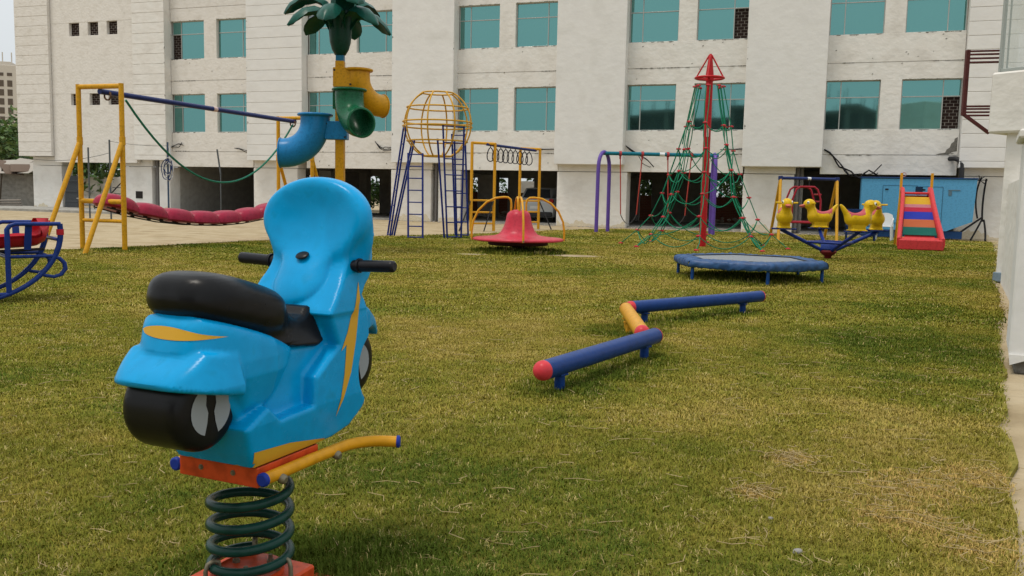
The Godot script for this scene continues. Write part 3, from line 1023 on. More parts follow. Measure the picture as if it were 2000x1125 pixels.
	for a in [0.6, 2.7, 4.8]:
		var cl := MB.new()
		var d := Vector3(cos(a), 0, -sin(a))
		cl.tube([d * 0.128 + Vector3(0, 0.066, 0), d * 0.128 + Vector3(0, 0.1, 0), d * 0.122 + Vector3(0, 0.118, 0), d * 0.106 + Vector3(0, 0.124, 0), d * 0.092 + Vector3(0, 0.118, 0), d * 0.087 + Vector3(0, 0.085, 0)], 0.0062, 8)
		obj("clamp", cl, paint("bolt_steel", 0.22, 0.19, 0.13, 0.5, 0.6), base)
		var stt := MB.new()
		var e := Vector3(cos(a + 0.9), 0, -sin(a + 0.9)) * 0.055
		stt.tube([e + Vector3(0, 0.08, 0), e + Vector3(0, 0.105, 0)], 0.006, 8)
		stt.tube([e + Vector3(0, 0.082, 0), e + Vector3(0, 0.090, 0)], 0.011, 6)
		obj("stud", stt, paint("bolt_steel", 0.22, 0.19, 0.13, 0.5, 0.6), base)

# ---------------------------------------------------------------- play equipment
func arc(c: Vector3, a: Vector3, b: Vector3, t0: float, t1: float, n: int) -> Array:
	var p := []
	for i in n + 1:
		var t := lerpf(t0, t1, float(i) / n)
		p.append(c + a * cos(t) + b * sin(t))
	return p

func sag(a: Vector3, b: Vector3, d: float, n := 10) -> Array:
	var p := []
	for i in n + 1:
		var u := float(i) / n
		p.append(a.lerp(b, u) - Vector3(0, d * 4.0 * u * (1.0 - u), 0))
	return p

func tub(called: String, pts: Array, r, m: Material, parent: Node, n := 10) -> MeshInstance3D:
	var mb := MB.new()
	mb.tube(pts, r, n)
	return obj(called, mb, m, parent)

func build_beams():
	var t := thing("balance_beam", "low zigzag balance beam of two blue logs joined by a yellow one", "balance beam")
	var blue := paint("log_blue", 0.009, 0.045, 0.20, 0.36, 0.0, 0.22)
	var yel := paint("log_yellow", 0.68, 0.33, 0.025, 0.4, 0.0, 0.18)
	var pink := paint("cap_pink", 0.62, 0.045, 0.06, 0.4, 0.0, 0.15)
	var logs := [[Vector3(0.185, 0.145, -4.905), Vector3(1.035, 0.145, -6.27), blue, true, false], [Vector3(0.955, 0.15, -6.36), Vector3(1.005, 0.155, -7.70), yel, true, false], [Vector3(1.06, 0.158, -7.79), Vector3(2.54, 0.158, -8.96), blue, true, true]]
	for i in 3:
		var l: Array = logs[i]
		var a: Vector3 = l[0]
		var b: Vector3 = l[1]
		var d := (b - a).normalized()
		var R := 0.057
		var o := tub("log", [a, b], R, l[2], t, 24)
		for e in [[a, -d, i != 1 or true], [b, d, true]]:
			var cp := MB.new()
			var y: Vector3 = e[1]
			var x := Vector3.UP.cross(y).normalized()
			var xf := Transform3D(Basis(x, y, x.cross(y)), e[0])
			var k := 1.0 if (e[0] == a) else 0.45
			var pr := []
			for j in 9:
				var an := PI * 0.5 * j / 8.0
				pr.append(Vector2((R + 0.0015) * cos(an) if j < 8 else 0.0, (R * k) * sin(an)))
			pr.push_front(Vector2(R + 0.0015, -0.008))
			cp.lathe(pr, 24, xf)
			obj("end_cap", cp, pink, o)
	for q in [[Vector3(0.29, 0, -5.07), blue], [Vector3(0.937, 0, -6.112), blue], [Vector3(0.985, 0, -7.30), yel], [Vector3(1.0, 0, -7.52), yel], [Vector3(1.2, 0, -7.902), blue], [Vector3(2.315, 0, -8.786), blue]]:
		var p: Vector3 = q[0]
		tub("post", [p + Vector3(0, -0.02, 0), p + Vector3(0, 0.115, 0)], 0.031, q[1], t, 16)
		var br := MB.new()
		br.box(p + Vector3(0, 0.094, 0), Vector3(0.075, 0.012, 0.075), 0.002, Basis(Vector3.UP, 0.9))
		obj("bracket", br, q[1], t)

func build_trampoline():
	var c := Vector3(3.40, 0, -12.75)
	var t := thing("trampoline", "low six sided trampoline with wrinkled blue padded rim and grey mat", "trampoline", c, 0.5236)
	var pad := StandardMaterial3D.new()
	pad.albedo_texture = noise_tex(0.02, [[0.0, lin(0.006, 0.036, 0.115)], [0.5, lin(0.010, 0.062, 0.185)], [0.8, lin(0.018, 0.085, 0.225)], [1.0, lin(0.045, 0.125, 0.28)]], 5, 9, 256)
	pad.uv1_triplanar = true
	pad.uv1_scale = Vector3(1.7, 1.7, 1.7)
	pad.roughness = 0.5
	rng.seed = 21
	var ns := FastNoiseLite.new()
	ns.seed = 4; ns.frequency = 2.2; ns.fractal_octaves = 3
	for k in 6:
		var prof := [Vector2(0.80, 0.285), Vector2(0.802, 0.300), Vector2(0.82, 0.310), Vector2(0.90, 0.314), Vector2(0.98, 0.308), Vector2(1.02, 0.293), Vector2(1.035, 0.27), Vector2(1.04, 0.24), Vector2(1.038, 0.215), Vector2(1.028, 0.195), Vector2(1.0, 0.20)]
		var rows := []
		for j in prof.size():
			var row := []
			for i in 31:
				var u := i / 30.0
				var a0 := TAU * k / 6.0
				var a1 := TAU * (k + 1) / 6.0
				var dir := Vector3(cos(a0), 0, sin(a0)).lerp(Vector3(cos(a1), 0, sin(a1)), u)
				var p: Vector3 = dir * prof[j].x * 1.08 + Vector3(0, prof[j].y, 0)
				var al := u * 0.78 + k * 3.0
				# gathers run across the pad, deeper at the corners
				var w := ns.get_noise_2d(al * 7.0, prof[j].x * 1.2 + prof[j].y * 2.0) * 0.026 - absf(ns.get_noise_2d(al * 3.0 + 40.0, prof[j].y * 5.0 + prof[j].x)) * 0.03
				w *= 0.25 if j < 2 else 1.0
				p += (dir.normalized() * 0.8 + Vector3.UP * 0.6) * w
				if j >= 8: p.y += 0.018 * absf(u - 0.5) * 2.0 - 0.012
				row.append(p)
			rows.append(row)
		var mb := MB.new()
		mb.grid(rows)
		obj("pad", mb, pad, t)
		var a := TAU * k / 6.0
		var leg := MB.new()
		leg.tube([Vector3(cos(a) * 1.04, -0.02, sin(a) * 1.04), Vector3(cos(a) * 1.04, 0.27, sin(a) * 1.04)], 0.024, 12)
		obj("leg", leg, paint("leg_blue", 0.012, 0.07, 0.26, 0.45, 0.0, 0.25), t)
	var fr := MB.new()
	fr.torus(Vector3(0, 0.26, 0), 1.02, 0.02, 6, 8)
	obj("frame", fr, mats["dark_metal"], t)
	var mt := MB.new()
	mt.lathe([Vector2(0.89, 0.292), Vector2(0.0, 0.285)], 6)
	obj("mat", mt, paint("mat_grey", 0.24, 0.26, 0.28, 0.7, 0.0, 0.15), t)
	var bd := MB.new()
	bd.torus(Vector3(0, 0.298, 0), 0.855, 0.010, 6, 6)
	obj("mat_edge", bd, mats["dark_metal"], t)

func build_merry():
	var t := thing("merry_go_round", "pink hat shaped merry-go-round with four yellow hoop rails", "merry-go-round", Vector3(0.10, 0, -17.65))
	var pink := paint("hat_pink", 0.56, 0.045, 0.075, 0.38, 0.0, 0.18)
	var m := MB.new()
	m.lathe([Vector2(0.0, 0.235), Vector2(0.88, 0.235), Vector2(0.905, 0.245), Vector2(0.912, 0.262), Vector2(0.90, 0.282), Vector2(0.86, 0.297), Vector2(0.66, 0.312), Vector2(0.47, 0.335), Vector2(0.385, 0.368), Vector2(0.335, 0.43), Vector2(0.290, 0.52), Vector2(0.258, 0.62), Vector2(0.243, 0.71), Vector2(0.222, 0.775), Vector2(0.17, 0.825), Vector2(0.09, 0.85), Vector2(0.0, 0.855)], 56)
	obj("platform", m, pink, t)
	var u := MB.new()
	u.lathe([Vector2(0, 0.14), Vector2(0.58, 0.15), Vector2(0.60, 0.165), Vector2(0.60, 0.165), Vector2(0.60, 0.236)], 40)
	obj("under_frame", u, paint("dark_red_steel", 0.05, 0.015, 0.015, 0.6), t)
	var pv := MB.new()
	pv.lathe([Vector2(0.03, -0.02), Vector2(0.05, 0.04), Vector2(0.14, 0.12), Vector2(0.17, 0.15)], 20)
	obj("pivot", pv, paint("dark_red_steel", 0.05, 0.015, 0.015, 0.6), t)
	var yel := paint("rail_yellow", 0.70, 0.34, 0.02, 0.38, 0.0, 0.12)
	for a in [0.10, 0.10 + PI / 2, 0.10 + PI, 0.10 + PI * 1.5]:
		var d := Vector3(cos(a), 0, -sin(a))
		var p := [d * 0.93 + Vector3(0, 0.24, 0), d * 0.93 + Vector3(0, 0.42, 0), d * 0.90 + Vector3(0, 0.62, 0), d * 0.80 + Vector3(0, 0.83, 0), d * 0.64 + Vector3(0, 0.99, 0), d * 0.46 + Vector3(0, 1.075, 0), d * 0.30 + Vector3(0, 1.095, 0), d * 0.22 + Vector3(0, 1.09, 0), d * 0.165 + Vector3(0, 1.05, 0), d * 0.15 + Vector3(0, 0.97, 0), d * 0.15 + Vector3(0, 0.80, 0)]
		var h := tub("hoop_rail", p, 0.022, yel, t, 10)
		var b := MB.new()
		b.tube([d * 0.945 + Vector3(0, 0.262, 0), d * 0.962 + Vector3(0, 0.262, 0)], 0.018, 8)
		obj("bolt", b, paint("bolt_steel", 0.22, 0.19, 0.13, 0.5, 0.6), h)

# roller slide facing the lawn
func build_slide():
	var t := thing("roller_slide", "short red slide with coloured roller bands standing before the blue generator", "slide", Vector3(9.98, 0, -21.65), -0.33)
	var red := paint("slide_red", 0.60, 0.050, 0.055, 0.4, 0.0, 0.15)
	# chute runs back (-z) and up
	var prof := [[0.02, 0.055], [-0.10, 0.20], [-0.28, 0.30], [-0.75, 0.62], [-1.25, 1.0], [-1.62, 1.30], [-1.80, 1.36], [-2.05, 1.38]]
	for s in [1.0, -1.0]:
		var rows := []
		for q in prof:
			var z: float = q[0]
			var y: float = q[1]
			var top := 0.15 if z > -0.2 else 0.20
			var w := lerpf(0.50, 0.345, clampf(-z / 1.5, 0, 1))
			if z > 0.0: top = 0.24
			var ring := []
			for e in [[w - 0.07, -0.05], [w, -0.06], [w + 0.045, top * 0.4], [w + 0.04, top], [w, top + 0.02], [w - 0.05, top], [w - 0.06, 0.05]]:
				ring.append(Vector3(e[0] * s, y + e[1], z))
			if s > 0: ring.reverse()
			rows.append(ring)
		var mb := MB.new()
		mb.grid(rows, true)
		mb.flat()
		for e in [0, rows.size() - 1]:
			for k in range(1, 6):
				if (e == 0) == (s < 0): mb.tri(rows[e][0], rows[e][k], rows[e][k + 1])
				else: mb.tri(rows[e][0], rows[e][k + 1], rows[e][k])
		obj("side_rail", mb, red, t)
	var lip := MB.new()
	lip.box(Vector3(0, 0.145, 0.03), Vector3(0.99, 0.27, 0.07), 0.03)
	lip.box(Vector3(0, 0.25, -0.12), Vector3(0.88, 0.06, 0.26), 0.02, Basis(Vector3.RIGHT, 0.35))
	obj("exit_lip", lip, red, t)
	var bed := MB.new()
	for i in range(1, prof.size() - 1):
		var a: Array = prof[i]
		var b: Array = prof[i + 1]
		bed.bar(Vector3(0, a[1] - 0.02, a[0]), Vector3(0, b[1] - 0.02, b[0]), 0.72 - i * 0.02, 0.02)
	obj("chute_bed", bed, red, t)
	var hd := MB.new()
	hd.box(Vector3(0, 1.42, -1.83), Vector3(0.70, 0.06, 0.34), 0.02)
	obj("platform", hd, red, t)
	# rollers, bottom to top: red, green, orange, blue, red, pink, yellow
	var cols := [paint("roller_green", 0.012, 0.15, 0.12, 0.4), paint("roller_orange", 0.55, 0.15, 0.06, 0.4), paint("roller_blue", 0.03, 0.05, 0.42, 0.4), paint("roller_red", 0.52, 0.03, 0.07, 0.4), paint("roller_pink", 0.55, 0.22, 0.25, 0.4), paint("roller_yellow", 0.68, 0.42, 0.03, 0.4)]
	var cnt := [7, 7, 7, 4, 3, 7]
	var tot := 35
	var a0 := Vector3(0, 0.365, -0.32)
	var a1 := Vector3(0, 1.315, -1.60)
	var i := 0
	for b in 6:
		for j in cnt[b]:
			var p := a0.lerp(a1, (i + 0.5) / tot)
			var w := lerpf(0.385, 0.29, float(i) / tot)
			tub("roller", [p - Vector3(w, 0, 0), p + Vector3(w, 0, 0)], 0.019, cols[b], t, 8)
			i += 1
	var yel := paint("rail_yellow", 0.70, 0.34, 0.02, 0.38, 0.0, 0.12)
	for s in [1.0, -1.0]:
		tub("post", [Vector3(0.37 * s, -0.02, -1.95), Vector3(0.37 * s, 1.95, -1.95)], 0.035, yel, t, 12)
		tub("ladder_leg", [Vector3(0.37 * s, -0.02, -2.75), Vector3(0.37 * s, 1.35, -2.0)], 0.03, yel, t, 10)
	for k in 5:
		var u := (k + 1) / 6.0
		var p := Vector3(0, 1.35 * u, lerpf(-2.75, -2.0, u))
		tub("rung", [p - Vector3(0.37, 0, 0), p + Vector3(0.37, 0, 0)], 0.02, yel, t, 8)

# ---- rope pyramid
func build_net():
	var t := thing("rope_pyramid", "green rope climbing pyramid with red knots around a tall red mast", "climbing net", Vector3(4.575, 0, -21.35))
	var red := paint("mast_red", 0.50, 0.018, 0.022, 0.38, 0.0, 0.15)
	var lean := Vector3(0.0, 0, 0)
	tub("mast", [Vector3(0, -0.02, 0), Vector3(0, 3.95, 0)], 0.085, red, t, 16)
	var hd := MB.new()
	hd.tube([Vector3(0, 3.93, 0), Vector3(0, 4.08, 0), Vector3(0, 4.50, 0), Vector3(0, 4.56, 0)], [0.10, 0.095, 0.045, 0.03], 16)
	obj("mast_head", hd, red, t)
	var rg := MB.new()
	rg.torus(Vector3(0, 4.0, 0), 0.33, 0.028, 32, 8)
	for k in 4: rg.bar(Vector3(cos(k * PI / 2 + 0.35), 0, sin(k * PI / 2 + 0.35)) * 0.08 + Vector3(0, 4.0, 0), Vector3(cos(k * PI / 2 + 0.35), 0, sin(k * PI / 2 + 0.35)) * 0.32 + Vector3(0, 4.0, 0), 0.05, 0.02)
	var ring := obj("top_ring", rg, red, t)
	for k in 4:
		var a := 0.35 + TAU * k / 4.0
		tub("brace", [Vector3(cos(a) * 0.32, 4.01, sin(a) * 0.32), Vector3(cos(a) * 0.03, 4.53, sin(a) * 0.03)], 0.018, red, ring, 8)
	var stk := MB.new()
	stk.lathe([Vector2(0.0868, 2.62), Vector2(0.0868, 2.82)], 6, Transform3D.IDENTITY, -2.0, -1.3)
	obj("sticker", stk, paint("sticker_pinkish", 0.62, 0.45, 0.42, 0.5), t)
	var rope := paint("rope_green", 0.008, 0.19, 0.10, 0.7)
	var knot := paint("knot_red", 0.50, 0.035, 0.05, 0.5)
	# profile of the net: height, radius
	var lv := [[3.80, 0.33], [2.92, 0.52], [2.35, 0.66], [1.78, 0.82], [1.25, 1.02], [0.72, 1.27], [0.30, 1.56], [0.02, 1.98]]
	rng.seed = 8
	var N := 8
	var P := []
	for i in lv.size():
		var row := []
		for k in N:
			var a := TAU * (k + 0.35) / N
			var j := 0.0 if (i == 0 or i == lv.size() - 1) else 0.07
			row.append(Vector3(cos(a) * lv[i][1], lv[i][0] + rng.randf_range(-j, j), sin(a) * lv[i][1]) + Vector3(rng.randf_range(-j, j), 0, rng.randf_range(-j, j)) * 0.5)
		P.append(row)
	for k in N:
		# doubled radial ropes
		for dd in [-1.0, 1.0]:
			var m := MB.new()
			var a := TAU * (k + 0.35) / N
			var side = Vector3(-sin(a), 0, cos(a)) * 0.03 * dd
			for i in lv.size() - 1:
				if (i >= 4 and dd > 0) and k % 2 == 0: continue
				var s0 := 1.0 if i > 0 else 1.4
				m.tube([P[i][k] + side * s0, P[i][k].lerp(P[i + 1][k], 0.5) + side * 1.6, P[i + 1][k] + side * (1.0 if i < 6 else 0.1)], 0.0115, 6)
			obj("radial_rope", m, rope, t)
		# hoop ropes: sagging, not on every field
		for i in range(1, lv.size() - 1):
			var q: Vector3 = P[i][k]
			var r: Vector3 = P[i][(k + 1) % N]
			if rng.randf() < 0.9:
				var s := 0.06 + 0.045 * i + rng.randf_range(-0.02, 0.06)
				if q.y - s < 0.03 or r.y - s < 0.03: s = minf(q.y, r.y) - 0.03
				var mid := (q + r) * 0.5
				var m := MB.new()
				m.tube(sag(q, r, s), 0.0115, 6)
				obj("hoop_rope", m, rope, t)
			if i in [2, 3, 4, 5] and rng.randf() < 0.55:
				var m2 := MB.new()
				m2.tube(sag(q, P[i + 1][(k + 1) % N], 0.12 + rng.randf() * 0.1), 0.0115, 6)
				obj("cross_rope", m2, rope, t)
		for i in lv.size():
			var kn := MB.new()
			var p: Vector3 = P[i][k]
			kn.ball(p, Vector3(0.045, 0.032, 0.045), 8)
			kn.tube([p - Vector3(0.055, 0, 0.0), p + Vector3(0.055, 0, 0)], 0.018, 6)
			obj("knot", kn, knot, t)
	# two loose rope ends near the top
	for x in [-0.42, -0.36]:
		tub("rope_end", [P[1][4] + Vector3(0, 0.02, 0), P[1][4] + Vector3(x * 0.1, -0.15, 0.05), P[1][4] + Vector3(x * 0.16 - 0.02, -0.42, 0.08)], 0.011, rope, t, 6)

# ---- arch swing
func build_swing():
	var t := thing("arch_swing", "swing with purple arched legs, teal crossbar and red ropes", "swing")
	var pur := paint("arch_purple", 0.135, 0.075, 0.36, 0.4, 0.0, 0.15)
	var teal := paint("bar_teal", 0.012, 0.17, 0.24, 0.35, 0.0, 0.15)
	var e0 := Vector3(2.93, 0, -29.25)
	var e1 := Vector3(6.56, 0, -29.3)
	var ax := (e1 - e0).normalized()
	for e in [e0, e1]:
		var d := Vector3(0.36, 0, -0.55)
		if e == e1: d = Vector3(0.06, 0, -0.6)
		var p := [e - d * 0.62 + Vector3(0, -0.02, 0), e - d * 0.6 + Vector3(0, 1.9, 0)]
		p.append_array(arc(e + Vector3(0, 2.12, 0), -d * 0.58, Vector3(0, 0.50, 0), 0.1, PI - 0.1, 12))
		p.append_array([e + d * 0.6 + Vector3(0, 1.9, 0), e + d * 0.62 + Vector3(0, -0.02, 0)])
		tub("arch_leg", p, 0.062, pur, t, 14)
	var top0 := e0 + Vector3(0, 2.58, 0)
	var top1 := e1 + Vector3(0, 2.58, 0)
	var cb := tub("crossbar", [top0 - ax * 0.12, top1 + ax * 0.12], 0.062, teal, t, 14)
	var st := MB.new()
	st.tube([top0.lerp(top1, 0.50), top0.lerp(top1, 0.545)], 0.0632, 14)
	obj("sticker", st, paint("sticker_white", 0.7, 0.72, 0.74, 0.5), cb)
	var rr := paint("rope_red", 0.42, 0.055, 0.04, 0.6)
	for q in [[0.145, 0.345, 0.28], [0.575, 0.79, 0.30]]:
		var s := Node3D.new()
		s.name = "swing_seat"
		t.add_child(s, true)
		var a := top0.lerp(top1, q[0])
		var b := top0.lerp(top1, q[1])
		var lowA := a.lerp(b, 0.10) ; lowA.y = 0.60
		var lowB := a.lerp(b, 0.82) ; lowB.y = 0.60
		tub("hang_rope", [a, lowA], 0.02, rr, s, 6)
		tub("hang_rope", [b, lowB], 0.02, rr, s, 6)
		for c in [a, b]:
			var cl := MB.new()
			cl.tube([c - ax * 0.04, c + ax * 0.04], 0.085, 12)
			cl.box(c - Vector3(0, 0.12, 0), Vector3(0.06, 0.12, 0.05), 0.01)
			obj("clamp", cl, paint("clamp_red", 0.40, 0.05, 0.06, 0.5), s)
		var belt := MB.new()
		var rows := [[], []]
		for p in sag(lowA, lowB, 0.30, 14):
			rows[0].append(p + Vector3(0, 0, 0.09)); rows[1].append(p - Vector3(0, 0, 0.09))
		belt.grid(rows)
		var rb := [[], []]
		for i in 15:
			rb[0].append(rows[1][i] - Vector3(0, 0.02, 0)); rb[1].append(rows[0][i] - Vector3(0, 0.02, 0))
		belt.grid(rb)
		obj("belt", belt, mats["black_rubber"], s)

# ---- globe climber
func build_globe():
	var c := Vector3(-2.03, 2.93, -23.3)
	var t := thing("globe_climber", "yellow tube globe climber carried on four blue ladders", "climbing frame", Vector3(c.x, 0, c.z), 0.0)
	var yel := paint("globe_yellow", 0.62, 0.33, 0.03, 0.4, 0.0, 0.15)
	var blu := paint("ladder_blue", 0.014, 0.03, 0.20, 0.42, 0.0, 0.2)
	var R := 0.90
	for y in [0.80, 0.42, 0.05, -0.06, -0.44, -0.82]:
		var m := MB.new()
		var rr := sqrt(R * R - y * y)
		m.torus(Vector3(0, c.y + y, 0), rr, 0.021, 40, 7)
		obj("ring_tube", m, yel, t)
	for k in 8:
		var a := TAU * (k + 0.25) / 8.0
		var p := []
		for i in 17:
			var e := lerpf(-1.14, 1.10, i / 16.0)
			p.append(Vector3(cos(a) * cos(e) * R, c.y + sin(e) * R, sin(a) * cos(e) * R))
		tub("meridian_tube", p, 0.021, yel, t, 7)
	# ladders: foot centre, top centre, rail direction, half widths at foot and top, doubled
	for q in [[Vector3(-1.30, 0, -0.35), Vector3(-0.86, 2.86, -0.10), Vector3(0.30, 0, 0.95), 0.19, 0.19, true],
			[Vector3(-0.44, 0, 0.95), Vector3(-0.50, 2.15, 0.62), Vector3(1, 0, 0.05), 0.185, 0.185, false],
			[Vector3(0.50, 0, 0.35), Vector3(0.46, 2.88, 0.62), Vector3(0.85, 0, -0.5), 0.20, 0.30, true],
			[Vector3(0.62, 0, -0.95), Vector3(0.50, 2.75, -0.72), Vector3(0.9, 0, 0.3), 0.19, 0.19, false]]:
		var l := Node3D.new()
		l.name = "ladder"
		t.add_child(l, true)
		var foot: Vector3 = q[0]
		var top: Vector3 = q[1]
		var w: Vector3 = q[2].normalized()
		for s in [-1.0, 1.0]:
			tub("rail", [foot + w * q[3] * s - Vector3(0, 0.02, 0), top + w * q[4] * s], 0.025, blu, l, 8)
			if q[5]:
				var inn := Vector3(-foot.x, 0, -foot.z).normalized() * 0.20
				tub("inner_rail", [foot + inn * 0.6 + w * q[3] * s * 0.9 - Vector3(0, 0.02, 0), top + inn * 1.2 + w * q[4] * s * 0.8 - Vector3(0, 0.35, 0)], 0.025, blu, l, 8)
		for i in 8:
			var u := i / 7.0 * 0.985
			var p := foot.lerp(top, u)
			var hw := lerpf(q[3], q[4], u)
			if i == 0: p.y += 0.03
			tub("rung", [p - w * hw, p + w * hw], 0.016, blu, l, 7)

# ---- rings frame
func build_rings():
	var t := thing("ring_ladder", "yellow end frames joined by a blue beam with hanging black hand rings", "overhead rings")
	var yel := paint("rail_yellow", 0.70, 0.34, 0.02, 0.38, 0.0, 0.12)
	var L0 := Vector3(-1.36, 0, -28.3)
	var L1 := Vector3(-0.64, 0, -28.7)
	var R0 := Vector3(0.19, 0, -31.0)
	var R1 := Vector3(0.88, 0, -31.3)
	for f in [[L0, L1, 2.80], [R0, R1, 2.80]]:
		var fr := Node3D.new()
		fr.name = "end_frame"
		t.add_child(fr, true)
		var a: Vector3 = f[0]
		var b: Vector3 = f[1]
		for p in [a, b]: tub("post", [p - Vector3(0, 0.02, 0), p + Vector3(0, f[2], 0)], 0.05, yel, fr, 10)
		tub("top_bar", [a + Vector3(0, f[2] - 0.03, 0), b + Vector3(0, f[2] - 0.03, 0)], 0.045, yel, fr, 10)
		for h in [0.22, 0.58, 0.96]: tub("rung", [a + Vector3(0, h, 0), b + Vector3(0, h, 0)], 0.03, yel, fr, 8)
	var m0 := (L0 + L1) * 0.5 + Vector3(0.1, 2.74, 0)
	var m1 := R1 + Vector3(-0.15, 2.72, 0)
	var bm := tub("beam", [m0, m1], 0.045, paint("beam_blue", 0.02, 0.035, 0.16, 0.45, 0.0, 0.2), t, 10)
	rng.seed = 17
	for i in 9:
		var p := m0.lerp(m1, 0.07 + i * 0.098)
		var m := MB.new()
		var a := rng.randf_range(-0.5, 0.5)
		var x := Vector3(cos(a), 0, sin(a))
		m.tube([p, p - Vector3(0, 0.09, 0)], 0.016, 6)
		var lp := []
		for k in 15:
			var u := TAU * k / 15.0
			lp.append(p + x * 0.14 * sin(u) * (0.55 + 0.45 * (1.0 - cos(u)) * 0.5) - Vector3(0, 0.09 + 0.22 * (1.0 - cos(u)), 0))
		m.tube(lp, 0.018, 6, true)
		obj("hand_ring", m, paint("ring_dark", 0.02, 0.018, 0.03, 0.5), t)
	for q in [[L0, Vector3(-0.35, 0, 0.4)], [L1, Vector3(-0.3, 0, 0.5)], [R1, Vector3(0.45, 0, 0.35)]]:
		var p: Vector3 = q[0]
		tub("stay", [p + Vector3(0, 1.0, 0), p + q[1] - Vector3(0, 0.02, 0)], 0.022, mats["dark_metal"], t, 6)

# ---- four ducks on a turning frame
func sd_duck(p: Vector3) -> float:
	var q := Vector3(p.x, p.y, absf(p.z))
	var d := sd_cap(p, Vector3(-0.10, 0.215, 0), Vector3(0.11, 0.215, 0), 0.135, 0.14)
	d = smin(d, sd_cap(p, Vector3(-0.14, 0.25, 0), Vector3(-0.34, 0.475, 0), 0.095, 0.028), 0.08)
	d = smin(d, sd_cap(p, Vector3(0.14, 0.27, 0), Vector3(0.205, 0.43, 0), 0.115, 0.082), 0.06)
	d = smin(d, sd_ell(p - Vector3(0.235, 0.485, 0), Vector3(0.125, 0.11, 0.105)), 0.03)
	d = smin(d, sd_box(p - Vector3(0.0, 0.05, 0), Vector3(0.13, 0.055, 0.105), 0.02), 0.04)
	d = smin(d, sd_box(p - Vector3(0.0, 0.012, 0), Vector3(0.16, 0.014, 0.125), 0.008), 0.01)
	# seat hollow
	return smax(d, -sd_ell(p - Vector3(-0.07, 0.485, 0), Vector3(0.19, 0.15, 0.22)), 0.03)

func build_ducks():
	var c := Vector3(6.32, 0, -17.7)
	var t := thing("duck_carousel", "small carousel of four yellow ducks on blue arms meeting at a low pivot", "carousel", c, 0.0)
	var blu := paint("arm_blue", 0.010, 0.03, 0.20, 0.4, 0.0, 0.2)
	var pv := MB.new()
	pv.lathe([Vector2(0.06, -0.02), Vector2(0.07, 0.06), Vector2(0.13, 0.10), Vector2(0.13, 0.10), Vector2(0.16, 0.13), Vector2(0.16, 0.17), Vector2(0.08, 0.2), Vector2(0, 0.2)], 20)
	obj("pivot", pv, paint("pivot_red", 0.13, 0.012, 0.016, 0.5), t)
	var hub := MB.new()
	hub.lathe([Vector2(0.12, 0.18), Vector2(0.15, 0.20), Vector2(0.15, 0.20), Vector2(0.15, 0.32), Vector2(0.11, 0.345), Vector2(0, 0.345)], 20)
	obj("hub", hub, paint("hub_blue", 0.03, 0.06, 0.26, 0.4), t)
	var mesh := nets(sd_duck, Vector3(-0.42, -0.02, -0.26), Vector3(0.42, 0.64, 0.26), 0.0155)
	var yel := paint("duck_yellow", 0.72, 0.46, 0.012, 0.36, 0.0, 0.12)
	var pink := paint("duck_pink", 0.48, 0.085, 0.10, 0.42)
	var saddle := drape(sd_duck, [Vector2(-0.235, -0.2), Vector2(-0.24, 0.2), Vector2(-0.05, 0.2), Vector2(0.10, 0.2), Vector2(0.115, 0.0), Vector2(0.10, -0.2), Vector2(-0.05, -0.2)].map(func(v: Vector2) -> Vector2: return Vector2(v.x, v.y * 0.58)), Vector3(0, 0.72, 0), Vector3.RIGHT, Vector3.BACK, Vector3.DOWN, 0.02, 0.004)
	var smesh := saddle.mesh()
	# ducks sit at the ends of the arms and face along the circle
	var k := 0
	for a in [PI + 0.10, -PI * 0.5 + 0.2, 0.05, PI * 0.5 - 0.13]:
		var d := Vector3(cos(a), 0, -sin(a))
		var rad := 0.95
		var foot := d * rad + Vector3(0, 0.60, 0)
		tub("arm", [d * 0.10 + Vector3(0, 0.16, 0), d * (rad + 0.05) + Vector3(0, 0.575, 0)], 0.036, blu, t, 10)
		var n := Node3D.new()
		n.name = "duck"
		t.add_child(n, true)
		n.position = foot
		n.rotation.y = a + PI * 0.5 + [-0.22, -0.12, -0.30, 0.1][k]
		var bm := obj("body", mesh, yel, n)
		obj("saddle", smesh, pink, n)
		var bk := MB.new()
		bk.ball(Vector3(0.375, 0.455, 0), Vector3(0.075, 0.024, 0.06), 14, Basis(Vector3.BACK, -0.2))
		bk.ball(Vector3(0.36, 0.432, 0), Vector3(0.06, 0.018, 0.05), 14, Basis(Vector3.BACK, -0.3))
		obj("beak", bk, paint("beak_pink", 0.52, 0.12, 0.09, 0.42), n)
		for s in [1.0, -1.0]:
			var ey := MB.new()
			ey.ball(Vector3(0.285, 0.515, 0.085 * s), Vector3(0.03, 0.034, 0.02), 12)
			var e := obj("eye", ey, paint("eye_white", 0.75, 0.75, 0.74, 0.35), n)
			var pu := MB.new()
			pu.ball(Vector3(0.298, 0.515, 0.099 * s), Vector3(0.014, 0.018, 0.010), 10)
			obj("pupil", pu, mats["black_rubber"], e)
			tub("handle", [Vector3(0.185, 0.50, 0.07 * s), Vector3(0.185, 0.505, 0.215 * s)], 0.019, yel, n, 10)
		# mounting plate and foot rests
		var pl := MB.new()
		pl.box(Vector3(0, -0.012, 0), Vector3(0.42, 0.018, 0.22), 0.004)
		pl.tube([Vector3(0.05, -0.01, -0.24), Vector3(0.05, -0.01, 0.24)], 0.017, 8)
		obj("mount_plate", pl, blu, n)
		k += 1
	# square ring that ties the arms
	var cs := []
	for a in [PI + 0.10, -PI * 0.5 + 0.2, 0.05, PI * 0.5 - 0.13]: cs.append(Vector3(cos(a) * 0.50, 0.335, -sin(a) * 0.50))
	for i in 4: tub("tie_bar", [cs[i], cs[(i + 1) % 4]], 0.024, blu, t, 8)

